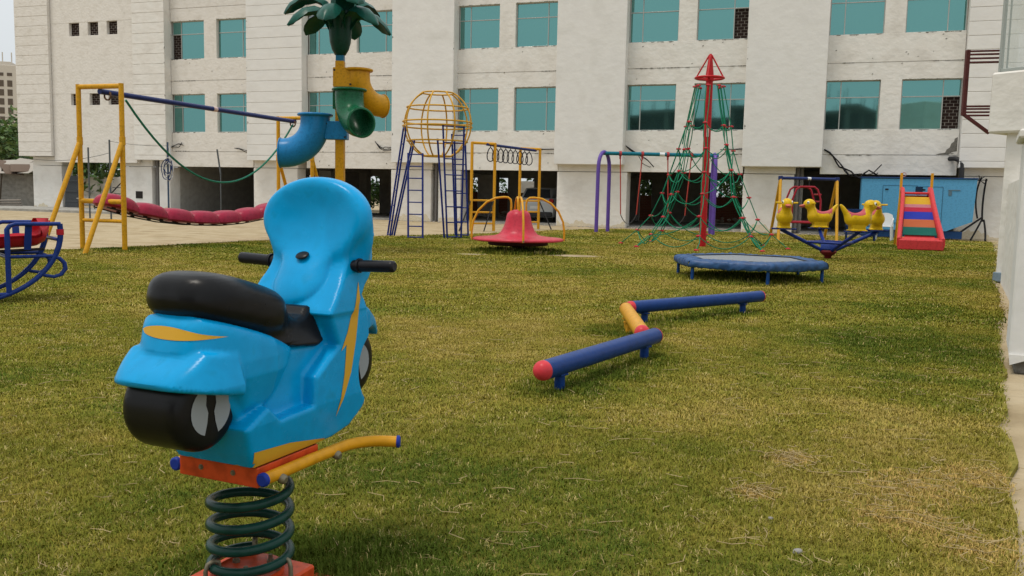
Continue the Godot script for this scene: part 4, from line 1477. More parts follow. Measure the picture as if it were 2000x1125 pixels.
# ---- burma bridge
func build_bridge():
	var t := thing("pod_bridge", "hanging bridge of dark pink pods between two yellow pipe frames", "rope bridge")
	var yel := paint("frame_yellow", 0.66, 0.33, 0.015, 0.4, 0.0, 0.2)
	var A := Vector3(-7.36, 0, -15.86)
	var B := Vector3(-5.36, 0, -21.75)
	var ax := (B - A).normalized()
	var pe := Vector3(-ax.z, 0, ax.x)   # to the right of the walking direction
	for e in [[A, -1.0], [B, 1.0]]:
		var fr := Node3D.new()
		fr.name = "end_frame"
		t.add_child(fr, true)
		var c: Vector3 = e[0]
		for s in [-1.0, 1.0]:
			var p = c + pe * 0.475 * s
			tub("post", [p - Vector3(0, 0.02, 0), p + Vector3(0, 2.93, 0)], 0.045, yel, fr, 14)
			var cl := MB.new()
			cl.tube([p + Vector3(0, 1.86, 0), p + Vector3(0, 2.0, 0)], 0.054, 14)
			obj("collar", cl, yel, fr)
			var out = ax * e[1] * 0.92
			tub("strut", [p + Vector3(0, 1.93, 0), p + out - Vector3(0, 0.02, 0)], 0.042, yel, fr, 14)
		for h in [0.52, 0.865]: tub("rung", [c - pe * 0.475 + Vector3(0, h, 0), c + pe * 0.475 + Vector3(0, h, 0)], 0.033 if h < 0.6 else 0.045, yel, fr, 12)
		tub("top_bar", [c - pe * 0.475 + Vector3(0, 2.885, 0), c + pe * 0.475 + Vector3(0, 2.885, 0)], 0.045, yel, fr, 14)
	var pipe := tub("top_pipe", [A + Vector3(0, 2.80, 0), B + Vector3(0, 2.80, 0)], 0.05, paint("pipe_navy", 0.018, 0.03, 0.13, 0.4, 0.0, 0.2), t, 14)
	var sk := MB.new()
	sk.tube([A.lerp(B, 0.50) + Vector3(0, 2.80, 0), A.lerp(B, 0.52) + Vector3(0, 2.80, 0)], 0.0515, 14)
	obj("sticker", sk, paint("sticker_pinkish", 0.62, 0.45, 0.42, 0.5), pipe)
	var gr := sag(A.lerp(B, 0.03) + pe * 0.40 + Vector3(0, 2.66, 0), A.lerp(B, 0.985) + Vector3(0, 2.72, 0), 1.42, 24)
	tub("guide_rope", gr, 0.021, paint("rope_teal", 0.015, 0.16, 0.10, 0.6), t, 8)
	for q in [A.lerp(B, 0.03) + Vector3(0, 2.74, 0), A.lerp(B, 0.985) + Vector3(0, 2.74, 0)]:
		var hk := MB.new()
		hk.torus(q, 0.07, 0.016, 14, 6, Basis(pe, PI / 2))
		hk.box(q + Vector3(0, 0.05, 0), Vector3(0.12, 0.05, 0.06), 0.01)
		obj("shackle", hk, paint("rusty_steel", 0.16, 0.09, 0.05, 0.7, 0.4), t)
	# pods along the hanging line
	var pink := paint("pod_pink", 0.36, 0.020, 0.055, 0.42, 0.0, 0.2)
	var line := sag(A - ax * 0.05 + Vector3(0, 0.89, 0), B + Vector3(0, 0.89, 0), 0.40, 8)
	for i in 8:
		var p: Vector3 = line[i]
		var q: Vector3 = line[i + 1]
		var z := (q - p).normalized()
		var x := Vector3.UP.cross(z).normalized()
		var bs := Basis(x, z.cross(x), z)
		var L := (q - p).length()
		var n := Node3D.new()
		n.name = "pod"
		t.add_child(n, true)
		n.transform = Transform3D(bs, (p + q) * 0.5)
		var m := MB.new()
		var rows := []
		for j in 10:
			var v := PI * 0.5 * j / 9.0
			var row := []
			for k in 24:
				var a := -TAU * k / 24.0
				var cx := signf(cos(a)) * pow(absf(cos(a)), 0.75)
				var cz := signf(sin(a)) * pow(absf(sin(a)), 0.75)
				var rr := pow(cos(v), 0.6) if j < 9 else 0.02
				row.append(Vector3(cx * 0.27 * rr, -0.06 + 0.235 * sin(v), cz * (L * 0.56) * rr))
			rows.append(row)
		m.grid(rows, true)
		var un := []
		for k in 24: un.append(rows[0][k] * Vector3(0.86, 1, 0.86) - Vector3(0, 0.035, 0))
		var ins := []
		for k in 24: ins.append(Vector3(0, -0.06, 0))
		m.grid([ins, un, rows[0]], true)
		obj("shell", m, pink, n)
		for s in [-1.0, 1.0]:
			for e in [-0.5, 0.5]:
				var b := MB.new()
				b.box(Vector3(0.15 * s, -0.085, e * L * 0.55), Vector3(0.05, 0.065, 0.07), 0.006)
				obj("bracket", b, paint("bracket_dark", 0.03, 0.016, 0.018, 0.6), n)
	for s in [-1.0, 1.0]:
		var ch := []
		for p in line: ch.append(p + pe * 0.15 * s - Vector3(0, 0.125, 0))
		tub("chain", ch, 0.013, mats["dark_metal"], t, 6)

# ---- palm post with three pipe elbows
func elbow(t: Node3D, called: String, start: Vector3, dir: Vector3, r: float, R: float, m: Material):
	var n := Node3D.new()
	n.name = called
	t.add_child(n, true)
	var cen := start + dir * R
	var path := arc(cen, -dir * R, Vector3.DOWN * R, 0.0, PI * 0.5, 14)
	path.push_front(start + Vector3(0, 0.10, 0))
	path.append(path[-1] + dir * 0.04)
	for k in [[r, "shell"], [r - 0.022, "lining"]]:
		var mb := MB.new()
		mb.tube(path, k[0], 28, false, false)
		obj(k[1], mb, m, n)
	var fl := MB.new()
	var p0: Vector3 = path[0]
	fl.lathe([Vector2(r - 0.02, 0), Vector2(r + 0.045, 0), Vector2(r + 0.06, 0.015), Vector2(r + 0.06, 0.035), Vector2(r + 0.045, 0.05), Vector2(r - 0.022, 0.05)], 32, Transform3D(Basis.IDENTITY, p0))
	obj("flange", fl, m, n)
	var li := MB.new()
	var pe: Vector3 = path[-1]
	var side := Vector3.UP.cross(dir).normalized()
	li.lathe([Vector2(r - 0.022, 0), Vector2(r + 0.012, 0), Vector2(r + 0.016, 0.012), Vector2(r + 0.01, 0.024), Vector2(r - 0.022, 0.024)], 32, Transform3D(Basis(side, dir, side.cross(dir)), pe))
	obj("mouth_rim", li, m, n)

func build_palm():
	var base := Vector3(-3.33, 0, -17.0)
	var t := thing("palm_post", "yellow post with green palm crown and blue, green and yellow pipe elbows", "play post", base)
	var yel := paint("post_yellow", 0.62, 0.30, 0.012, 0.42, 0.0, 0.18)
	var p := MB.new()
	p.box(Vector3(0, 1.78, 0), Vector3(0.165, 3.60, 0.165), 0.012)
	obj("post", p, yel, t)
	var cl := MB.new()
	cl.box(Vector3(0, 3.62, 0), Vector3(0.15, 0.13, 0.15), 0.01)
	obj("collar", cl, paint("collar_blue", 0.015, 0.14, 0.26, 0.4), t)
	var dk := paint("palm_dark", 0.006, 0.050, 0.034, 0.4, 0.0, 0.25)
	var cr := MB.new()
	cr.lathe([Vector2(0.0, 3.68), Vector2(0.085, 3.68), Vector2(0.10, 3.69), Vector2(0.155, 3.78), Vector2(0.195, 3.92), Vector2(0.21, 4.08), Vector2(0.215, 4.2), Vector2(0.24, 4.34), Vector2(0.25, 4.44), Vector2(0.22, 4.5), Vector2(0.18, 4.65), Vector2(0.20, 4.9), Vector2(0.0, 5.0)], 28)
	obj("crown", cr, dk, t)
	var lf := paint("palm_leaf", 0.010, 0.085, 0.062, 0.38, 0.0, 0.25)
	for tier in 2:
		for k in (6 if tier == 0 else 3):
			var a := TAU * (k + 0.0 * tier) / (6.0 if tier == 0 else 3.0) + (0.42 if tier == 0 else 1.0)
			var d := Vector3(cos(a), 0, -sin(a))
			var w := Vector3(-d.z, 0, d.x)
			# paddle: rises out of the crown, arches over and droops; rounded tip
			var c3 := Curve3D.new()
			for q in ([Vector2(0.06, 4.10), Vector2(0.22, 4.40), Vector2(0.45, 4.52), Vector2(0.68, 4.47), Vector2(0.86, 4.32), Vector2(0.97, 4.14)] if tier == 0 else [Vector2(0.10, 4.35), Vector2(0.26, 4.66), Vector2(0.50, 4.78), Vector2(0.76, 4.74), Vector2(0.96, 4.60), Vector2(1.06, 4.43)]):
				c3.add_point(d * q.x + Vector3(0, q.y, 0))
			var L := c3.get_baked_length()
			var up := []
			var lo := []
			for i in 13:
				var u := i / 12.0
				var c := c3.sample_baked(L * u, true)
				var c2 := c3.sample_baked(minf(L * u + 0.02, L), true)
				var c1 := c3.sample_baked(maxf(L * u - 0.02, 0.0), true)
				var tn := (c2 - c1).normalized()
				var nn := w.cross(tn).normalized()
				if nn.y < 0: nn = -nn
				var hw := 0.215 * sqrt(maxf(0.0, 1.0 - pow(maxf(0.0, (u - 0.72) / 0.28), 2.0))) * lerpf(0.62, 1.0, minf(1.0, u * 2.2))
				if i == 12: hw = 0.012
				var r1 := []
				var r2 := []
				for j in 9:
					var v := (j - 4) / 4.0
					var bp := c + w * hw * v - nn * 0.10 * v * v * hw / 0.215
					var th := 0.022 * (1.0 - v * v) + 0.004
					r1.append(bp + nn * th); r2.append(bp - nn * th)
				up.append(r1); lo.append(r2)
			var mb := MB.new()
			for r in up: r.reverse()
			mb.grid(up)
			mb.grid(lo)
			obj("leaf", mb, lf, t)
	# elbows and the boxes that hold them to the post
	var bl := paint("elbow_blue", 0.015, 0.20, 0.47, 0.36, 0.0, 0.15)
	var gn := paint("elbow_green", 0.012, 0.115, 0.050, 0.33, 0.0, 0.3)
	elbow(t, "blue_elbow", Vector3(-0.47, 2.44, 0.02), Vector3(-1, 0, 0.06).normalized(), 0.275, 0.60, bl)
	elbow(t, "green_elbow", Vector3(0.24, 2.88, 0.36), Vector3(0.55, 0, 0.835).normalized(), 0.262, 0.50, gn)
	elbow(t, "yellow_elbow", Vector3(0.335, 3.30, -0.06), Vector3(0.75, 0, -0.66).normalized(), 0.215, 0.50, yel)
	for q in [[Vector3(-0.06, 2.28, 0.02), Vector3(0.42, 0.34, 0.24), bl], [Vector3(0.02, 2.86, 0.13), Vector3(0.24, 0.38, 0.2), gn], [Vector3(0.06, 3.27, -0.0), Vector3(0.36, 0.36, 0.22), yel]]:
		var b := MB.new()
		b.box(q[0], q[1], 0.01)
		var bo := obj("bracket_box", b, q[2], t)
		for e in [[-0.42, 0.36], [0.42, -0.36]]:
			var s := MB.new()
			var c: Vector3 = q[0] + Vector3(q[1].x * e[0], q[1].y * e[1], q[1].z * 0.5)
			s.tube([c, c + Vector3(0, 0, 0.012)], 0.02, 8)
			obj("bolt", s, paint("bolt_dark", 0.03, 0.03, 0.03, 0.6), bo)

# ---- rocker at the left
func build_rocker():
	var c := Vector3(-5.06, 0.68, -8.12)
	var t := thing("boat_rocker", "blue tube boat rocker with red bucket seats and foot loops", "rocker", Vector3(c.x, 0, c.z), 0.72)
	t.scale.x = 1.26
	var blu := paint("rocker_blue", 0.010, 0.035, 0.20, 0.36, 0.0, 0.2)
	var red := paint("seat_red", 0.48, 0.018, 0.030, 0.4, 0.0, 0.15)
	var R := 0.655
	var cy := 0.675
	for z in [0.0, -0.56]:
		var fr := Node3D.new()
		fr.name = "side_frame"
		t.add_child(fr, true)
		var ar := arc(Vector3(0, cy, z), Vector3(R, 0, 0), Vector3(0, -R, 0), -0.12, PI + 0.12, 30)
		tub("rocker_arc", ar, 0.0215, blu, fr, 12)
		for s in [-1.0, 1.0]:
			# upright, grab rail, mid bar and foot loop
			var xi = 0.285 * s
			var yb := cy - sqrt(R * R - xi * xi)
			tub("upright", [Vector3(xi, yb, z), Vector3(xi, 0.60, z), Vector3(xi, 0.70, z), Vector3(xi + 0.02 * s, 0.735, z), Vector3(xi + 0.06 * s, 0.752, z), Vector3(0.655 * s, 0.752, z)], 0.0195, blu, fr, 12)
			tub("mid_bar", [Vector3(xi, 0.44, z), Vector3(0.61 * s, 0.44, z)], 0.0175, blu, fr, 10)
			var lp := [Vector3(0.605 * s, 0.43, z), Vector3(0.64 * s, 0.415, z), Vector3(0.675 * s, 0.37, z), Vector3(0.682 * s, 0.31, z), Vector3(0.65 * s, 0.255, z), Vector3(0.60 * s, 0.235, z), Vector3(0.54 * s, 0.25, z), Vector3(0.49 * s, 0.275, z)]
			tub("foot_loop", lp, 0.0175, blu, fr, 10)
			var cp := MB.new()
			cp.tube([Vector3(0.652 * s, 0.645, z), Vector3(0.652 * s, 0.70, z)], 0.028, 12)
			obj("clamp", cp, red, fr)
			cp = MB.new()
			cp.tube([Vector3(0.19 * s, 0.08, z), Vector3(0.14 * s, 0.08, z)], 0.026, 12)
			obj("clamp", cp, red, fr)
		tub("lower_bar", [Vector3(-0.29, 0.085, z), Vector3(0.29, 0.085, z)], 0.0175, blu, fr, 10)
	for x in [-0.64, -0.285, 0.285, 0.64]:
		tub("cross_bar", [Vector3(x, 0.44 if absf(x) < 0.5 else 0.60, 0), Vector3(x, 0.44 if absf(x) < 0.5 else 0.60, -0.56)], 0.019, blu, t, 10)
	for s in [-1.0, 1.0]:
		# bucket seat: pan rising to a rounded back
		var n := Node3D.new()
		n.name = "bucket_seat"
		t.add_child(n, true)
		var rows := []
		var low := []
		for i in 13:
			var u := i / 12.0
			var x := lerpf(0.02, 0.56, minf(u * 1.35, 1.0)) + maxf(0.0, u - 0.74) * 0.25
			var y := 0.515 + 0.045 * u + (pow(maxf(0.0, (u - 0.62) / 0.38), 1.5) * 0.24)
			var hw := 0.225 if u < 0.75 else 0.225 * sqrt(maxf(0.02, 1.0 - pow((u - 0.75) / 0.26, 2.0)))
			var r1 := []
			var r2 := []
			for j in 11:
				var v := (j - 5) / 5.0
				var lip: float = 0.10 * pow(absf(v), 4.0) * minf(1.0, u * 3.0 + 0.25)
				var q := Vector3(x * s - lip * s * clampf((u - 0.6) * 2.5, 0.0, 1.0), y + lip * (1.0 - clampf((u - 0.6) * 2.5, 0.0, 1.0)), -0.28 + hw * v)
				r1.append(q); r2.append(q + Vector3(0.012 * s, -0.024, 0))
			rows.append(r1); low.append(r2)
		var m := MB.new()
		if s < 0:
			for r in rows: r.reverse()
		for r in low:
			if s > 0: r.reverse()
		m.grid(rows)
		m.grid(low)
		obj("shell", m, red, n)
		for z in [-0.06, -0.50]:
			var st := MB.new()
			st.bar(Vector3(0.435 * s, 0.755, z + (0.05 if z > -0.3 else -0.05)), Vector3(0.43 * s, 0.50, z), 0.05, 0.012, 0.002)
			obj("strap", st, blu, n)
		tub("seat_bar", [Vector3(0.0, 0.475, -0.15), Vector3(0.56 * s, 0.50, -0.15)], 0.014, mats["dark_metal"], n, 8)

# ---- A frame swing with red glider behind the ducks
func build_glider():
	var t := thing("glider_swing", "yellow A frame swing with blue top bar and red tube glider seat", "swing")
	var yel := paint("frame_yellow2", 0.60, 0.31, 0.02, 0.42, 0.0, 0.2)
	var L := Vector3(7.95, 0, -26.6)
	var R := Vector3(9.75, 0, -26.9)
	var H := 1.83
	for e in [L, R]:
		for d in [Vector3(-0.27, 0, 1.0), Vector3(0.06, 0, -1.0)]:
			tub("leg", [e + d - Vector3(0, 0.02, 0), e + Vector3(0, H, 0)], 0.045, yel, t, 12)
		var k := MB.new()
		k.box(e + Vector3(0, H, 0), Vector3(0.11, 0.12, 0.13), 0.01)
		obj("head_joint", k, paint("joint_navy", 0.02, 0.035, 0.13, 0.45), t)
	var bar := tub("top_bar", [L + Vector3(0, H, 0), R + Vector3(0, H, 0)], 0.045, paint("joint_navy", 0.02, 0.035, 0.13, 0.45), t, 12)
	var sk := MB.new()
	sk.tube([L.lerp(R, 0.47) + Vector3(0, H, 0), L.lerp(R, 0.53) + Vector3(0, H, 0)], 0.0465, 12)
	obj("sticker", sk, paint("sticker_white", 0.7, 0.72, 0.74, 0.5), bar)
	var red := paint("glider_red", 0.36, 0.022, 0.04, 0.42, 0.0, 0.2)
	var g := Node3D.new()
	g.name = "glider"
	t.add_child(g, true)
	var c := L.lerp(R, 0.42)
	for z in [-0.30, 0.30]:
		for x in [-0.42, 0.42]:
			var p := c + Vector3(x, 0.0, z)
			tub("hanger", [p + Vector3(0, 0.5, 0), p + Vector3(0, 1.2, 0), p + Vector3(-x * 0.25, 1.5, 0), p + Vector3(-x * 0.5, 1.58, 0)], 0.03, red, g, 8)
		tub("top_tube", [c + Vector3(-0.22, 1.58, z), c + Vector3(0.22, 1.58, z)], 0.03, red, g, 8)
		tub("side_tube", [c + Vector3(-0.42, 0.52, z), c + Vector3(0.42, 0.52, z)], 0.03, red, g, 8)
	for h in [0.75, 1.15, 1.36]: tub("back_slat", [c + Vector3(0.42, h, -0.3), c + Vector3(0.42, h, 0.3)], 0.025, red, g, 8)
	for x in [-0.3, -0.1, 0.1, 0.3]:
		var s := MB.new()
		s.box(c + Vector3(x, 0.55, 0), Vector3(0.16, 0.025, 0.58), 0.005)
		obj("seat_slat", s, red, g)
	for x in [-0.15, 0.15]: tub("link", [c + Vector3(x, 1.58, 0), c + Vector3(x, H, 0)], 0.018, mats["dark_metal"], g, 6)

# ---------------------------------------------------------------- things along the block
func build_generator():
	var fbs := fbasis()
	var o := fp(27.25, 0, -1.2)
	var t := thing("generator_canopy", "pale blue generator canopy box with a slanted end by the white block", "generator", o, -TH)
	# local x along the facade, z toward the lawn
	var blu := paint("canopy_blue", 0.10, 0.34, 0.58, 0.45, 0.0, 0.10)
	var navy := paint("canopy_navy", 0.012, 0.05, 0.15, 0.5, 0.0, 0.15)
	var b := MB.new()
	b.prism([Vector2(-1.72, 0.27), Vector2(0.95, 0.27), Vector2(1.72, 0.60), Vector2(1.78, 1.98), Vector2(-1.72, 1.98)], 1.1, Transform3D(Basis.IDENTITY, Vector3(0, 0, -1.1)))
	obj("canopy", b, blu, t)
	var s := MB.new()
	s.box(Vector3(-0.1, 0.14, -0.55), Vector3(3.1, 0.24, 1.0), 0.01)
	obj("base_skid", s, navy, t)
	var tr := MB.new()
	tr.box(Vector3(0.03, 2.0, -0.55), Vector3(3.56, 0.05, 1.16), 0.01)
	obj("top_trim", tr, navy, t)
	# door leaves with seams, lock, window, vent slot
	for q in [[-1.05, 0.0, 0.5, 1.75], [0.08, 0.78, 0.5, 1.72]]:
		var d := MB.new()
		d.box(Vector3((q[0] + q[1]) * 0.5, (q[2] + q[3]) * 0.5, 0.004), Vector3(q[1] - q[0], q[3] - q[2], 0.014), 0.005)
		var dn := obj("door", d, blu, t)
		for e in [[q[0], q[2], q[0], q[3]], [q[1], q[2], q[1], q[3]], [q[0], q[2], q[1], q[2]], [q[0], q[3], q[1], q[3]]]:
			var gk := MB.new()
			gk.bar(Vector3(e[0], e[1], 0.006), Vector3(e[2], e[3], 0.006), 0.022, 0.012)
			obj("gasket", gk, paint("gasket_blue", 0.03, 0.10, 0.17, 0.7), dn)
		var h := MB.new()
		h.box(Vector3(q[0] + 0.12, 1.62, 0.018), Vector3(0.10, 0.05, 0.02), 0.004)
		h.tube([Vector3(q[0] + 0.12, 1.62, 0.02), Vector3(q[0] + 0.12, 1.62, 0.04)], 0.02, 8)
		obj("handle", h, mats["dark_metal"], dn)
	var wn := MB.new()
	wn.box(Vector3(0.06, 1.60, 0.014), Vector3(0.22, 0.24, 0.012), 0.003)
	obj("meter_window", wn, paint("meter_dark", 0.01, 0.03, 0.07, 0.2), t)
	var vs := MB.new()
	vs.box(Vector3(1.12, 1.62, 0.006), Vector3(0.36, 0.035, 0.02), 0.004)
	vs.box(Vector3(1.0, 1.52, 0.006), Vector3(0.10, 0.16, 0.016), 0.004)
	obj("vent_slot", vs, paint("slot_grey", 0.10, 0.17, 0.22, 0.5), t)
	# round maker's mark: dark ring open to the right with an inner stroke
	var mk := MB.new()
	mk.tube(arc(Vector3(-0.30, 1.12, 0.016), Vector3(0.10, 0, 0), Vector3(0, 0.10, 0), 0.5, TAU - 0.35, 14), 0.013, 6)
	mk.box(Vector3(-0.235, 1.10, 0.016), Vector3(0.11, 0.03, 0.012), 0.002)
	mk.box(Vector3(-0.25, 1.16, 0.016), Vector3(0.09, 0.025, 0.012), 0.002)
	obj("maker_mark", mk, paint("mark_dark", 0.015, 0.03, 0.05, 0.5), t)
	var m2 := MB.new()
	m2.torus(Vector3(-0.42, 2.12, -0.2), 0.07, 0.014, 14, 6, Basis(Vector3.RIGHT, PI / 2))
	obj("lifting_eye", m2, paint("eye_pink", 0.45, 0.25, 0.27, 0.5), t)

func build_chairs():
	# white moulded garden chair beside the generator
	var wh := paint("chair_white", 0.62, 0.64, 0.64, 0.45)
	var t := thing("plastic_chair", "white moulded plastic armchair in front of the blue generator", "chair", Vector3(11.55, 0, -27.6), -0.5)
	for x in [-0.22, 0.22]:
		for z in [-0.2, 0.22]:
			var l := MB.new()
			l.bar(Vector3(x * 1.1, -0.02, z * 1.1), Vector3(x, 0.43, z), 0.045, 0.045, 0.006)
			obj("leg", l, wh, t)
		var ar := MB.new()
		ar.tube([Vector3(x * 1.05, 0.42, 0.22), Vector3(x * 1.15, 0.62, 0.2), Vector3(x * 1.15, 0.65, 0.0), Vector3(x * 1.0, 0.68, -0.22)], 0.024, 8)
		obj("arm", ar, wh, t)
	var s := MB.new()
	s.box(Vector3(0, 0.43, 0), Vector3(0.5, 0.03, 0.46), 0.012)
	obj("seat", s, wh, t)
	var bk := MB.new()
	var rows := []
	for i in 7:
		var u := i / 6.0
		var row := []
		for j in 9:
			var v := (j - 4) / 4.0
			var w := 0.25 * sqrt(1.0 - 0.35 * u * u)
			row.append(Vector3(v * w, 0.43 + 0.42 * u - 0.06 * v * v * u, -0.22 - 0.07 * u + 0.05 * v * v))
		rows.append(row)
	bk.grid(rows)
	obj("backrest", bk, wh, t)
	# stacked blue seats behind the ducks
	var bt := thing("blue_bench", "small dark blue slatted bench between the ducks and the white chair", "bench", Vector3(10.55, 0, -26.9), -0.3)
	var nb := paint("bench_blue", 0.012, 0.035, 0.12, 0.5)
	for h in [0.2, 0.45]:
		for z in [-0.12, 0.0, 0.12]:
			var q := MB.new()
			q.box(Vector3(0, h, z), Vector3(0.9, 0.03, 0.1), 0.004)
			obj("slat", q, nb, bt)
	for h in [0.62, 0.76, 0.9]:
		var q := MB.new()
		q.box(Vector3(0, h, -0.2), Vector3(0.9, 0.1, 0.025), 0.004)
		obj("back_slat", q, nb, bt)
	for x in [-0.4, 0.4]:
		for z in [-0.2, 0.17]:
			var q := MB.new()
			q.box(Vector3(x, 0.22 if z > 0 else 0.46, z), Vector3(0.04, 0.48 if z > 0 else 0.96, 0.04), 0.004)
			obj("leg", q, nb, bt)

# ---- car parked under the block
func build_car():
	var o := fp(13.05, 0.05, 1.55)
	var t := thing("parked_car", "silver hatchback seen from behind in the dark open ground floor", "car", o, -TH)
	var body := paint("car_silver", 0.42, 0.44, 0.45, 0.3, 0.25)
	# x across, z backward (toward the viewer), sections from tail to nose
	var secs := [[0.0, 0.28, 0.80, 0.76, 0.62], [-0.06, 0.22, 0.98, 0.80, 0.66], [-0.35, 0.22, 1.02, 0.82, 0.70], [-3.4, 0.22, 0.95, 0.82, 0.72], [-3.9, 0.28, 0.72, 0.76, 0.66]]
	var m := MB.new()
	var rows := []
	for q in secs:
		var r := [Vector3(-q[3] * 0.9, q[1], q[0]), Vector3(q[3] * 0.9, q[1], q[0]), Vector3(q[3], q[1] + 0.15, q[0]), Vector3(q[3], q[2] - 0.22, q[0]), Vector3(q[4] + 0.06, q[2], q[0]), Vector3(-q[4] - 0.06, q[2], q[0]), Vector3(-q[3], q[2] - 0.22, q[0]), Vector3(-q[3], q[1] + 0.15, q[0])]
		r.reverse()
		rows.append(r)
	m.grid(rows, true)
	m.flat()
	for i in range(1, 7): m.tri(rows[0][0], rows[0][i + 1], rows[0][i])
	obj("body", m, body, t)
	var cab := MB.new()
	var cr := []
	for q in [[-0.12, 0.98, 0.70, 0.72], [-0.45, 1.42, 0.56, 0.60], [-1.9, 1.46, 0.56, 0.60], [-2.7, 0.98, 0.68, 0.70]]:
		var r := [Vector3(-q[3], 0.94, q[0]), Vector3(q[3], 0.94, q[0]), Vector3(q[2], q[1], q[0]), Vector3(-q[2], q[1], q[0])]
		r.reverse()
		cr.append(r)
	cab.grid(cr, true)
	obj("cabin", cab, body, t)
	var gl := MB.new()
	gl.flat()
	gl.quad(Vector3(-0.60, 1.02, -0.135), Vector3(0.60, 1.02, -0.135), Vector3(0.50, 1.38, -0.40), Vector3(-0.50, 1.38, -0.40))
	obj("rear_window", gl, paint("car_glass", 0.02, 0.025, 0.03, 0.08), t)
	for s in [-1.0, 1.0]:
		var lp := MB.new()
		lp.box(Vector3(0.68 * s, 0.90, -0.02), Vector3(0.20, 0.16, 0.08), 0.02)
		obj("tail_light", lp, paint("lamp_red", 0.25, 0.01, 0.012, 0.2), t)
		for z in [-0.7, -3.1]:
			var wh := obj("wheel", MB.new(), mats["black_rubber"], t)
			var wm := MB.new()
			wm.lathe([Vector2(0.17, -0.09), Vector2(0.27, -0.09), Vector2(0.29, -0.06), Vector2(0.29, 0.06), Vector2(0.27, 0.09), Vector2(0.17, 0.09)], 20, Transform3D(Basis(Vector3.BACK, PI / 2), Vector3(0.74 * s, 0.29, z)))
			wh.mesh = wm.mesh()
	var bp := MB.new()
	bp.box(Vector3(0, 0.34, 0.03), Vector3(1.46, 0.2, 0.1), 0.03)
	obj("bumper", bp, paint("bumper_dark", 0.03, 0.03, 0.032, 0.5), t)
	var pl := MB.new()
	pl.box(Vector3(0, 0.62, 0.012), Vector3(0.46, 0.12, 0.02), 0.003)
	obj("number_plate", pl, paint("plate_white", 0.6, 0.6, 0.58, 0.5), t)

# ---- motorcycle silhouette in the parking
func build_motorbike():
	var t := thing("parked_motorcycle", "dark motorcycle standing in the gloom behind the palm post", "motorcycle", fp(2.1, 0.05, 5.6), -TH + 0.3)
	var dk := paint("bike_dark", 0.012, 0.012, 0.016, 0.4)
	for x in [-0.62, 0.62]:
		var w := MB.new()
		w.torus(Vector3(x, 0.3, 0), 0.26, 0.05, 24, 8, Basis(Vector3.RIGHT, PI / 2))
		var wo := obj("wheel", w, mats["black_rubber"], t)
		var r := MB.new()
		for k in 6: r.bar(Vector3(x, 0.3, 0), Vector3(x + cos(k * 1.047) * 0.25, 0.3 + sin(k * 1.047) * 0.25, 0), 0.02)
		obj("spokes", r, mats["aluminium"], wo)
	var tk := MB.new()
	tk.ball(Vector3(0.12, 0.78, 0), Vector3(0.27, 0.14, 0.14), 14)
	obj("tank", tk, paint("tank_red", 0.2, 0.02, 0.02, 0.3), t)
	var st := MB.new()
	st.box(Vector3(-0.32, 0.78, 0), Vector3(0.62, 0.10, 0.22), 0.04)
	obj("seat", st, dk, t)
	var en := MB.new()
	en.box(Vector3(0.02, 0.42, 0), Vector3(0.42, 0.34, 0.26), 0.05)
	obj("engine", en, dk, t)
	tub("fork", [Vector3(0.62, 0.3, 0.07), Vector3(0.40, 1.0, 0.07)], 0.025, mats["aluminium"], t, 8)
	tub("handlebar", [Vector3(0.28, 1.06, -0.33), Vector3(0.40, 1.02, -0.1), Vector3(0.40, 1.02, 0.1), Vector3(0.28, 1.06, 0.33)], 0.016, dk, t, 8)
	var lp := MB.new()
	lp.ball(Vector3(0.5, 0.92, 0), Vector3(0.08, 0.09, 0.09), 12)
	obj("headlight", lp, paint("lamp_pale", 0.6, 0.6, 0.55, 0.2), t)

# ---- yard seen through the open ground floor: brick wall, heaps, hedge
func build_yard():
	rng.seed = 61
	var w := thing("brick_wall", "rough red brick boundary wall seen through the open ground floor", "wall")
	var m := mats["brick_red"] as Material
	var core := MB.new()
	fbox(core, 4.0, 31.9, -0.03, 1.30, 13.05, 13.2)
	obj("mortar_core", core, paint("mortar_grey", 0.25, 0.23, 0.2, 0.95), w)
	var br := MB.new()
	for i in 15:
		var s := 4.0 + (0.12 if i % 2 else 0.0)
		while s < 31.8:
			fbox(br, s, s + 0.225, 0.005 + i * 0.087, 0.078 + i * 0.087, 13.03, 13.06)
			s += 0.24
	obj("bricks", br, m, w).set_meta("kind", "stuff")
	var q := thing("white_shed_wall", "pale painted wall standing beyond the brick wall", "wall")
	var sw := MB.new()
	fbox(sw, 7.4, 12.5, -0.03, 2.0, 16.0, 16.2)
	obj("wall_face", sw, mats["plaster"], q)
	# loose stones on the sill behind the columns
	var rb := MB.new()
	for i in 150:
		var e: Array = [[10.9, 13.2, 9.6], [17.4, 21.2, 10.2], [8.0, 9.4, 10.0]][rng.randi() % 3]
		var c := fp(rng.randf_range(e[0], e[1]), rng.randf_range(0.0, 0.28), e[2] + rng.randf_range(0, 0.9))
		rb.ball(c, Vector3(rng.randf_range(0.05, 0.16), rng.randf_range(0.04, 0.1), rng.randf_range(0.05, 0.14)), 6, Basis(Vector3.UP, rng.randf() * 6.0))
	var ro := obj("rubble_heap", rb, mats["rubble"])
	tag(ro, "heap of pale rubble inside the open ground floor", "rubble")
	ro.set_meta("kind", "stuff")

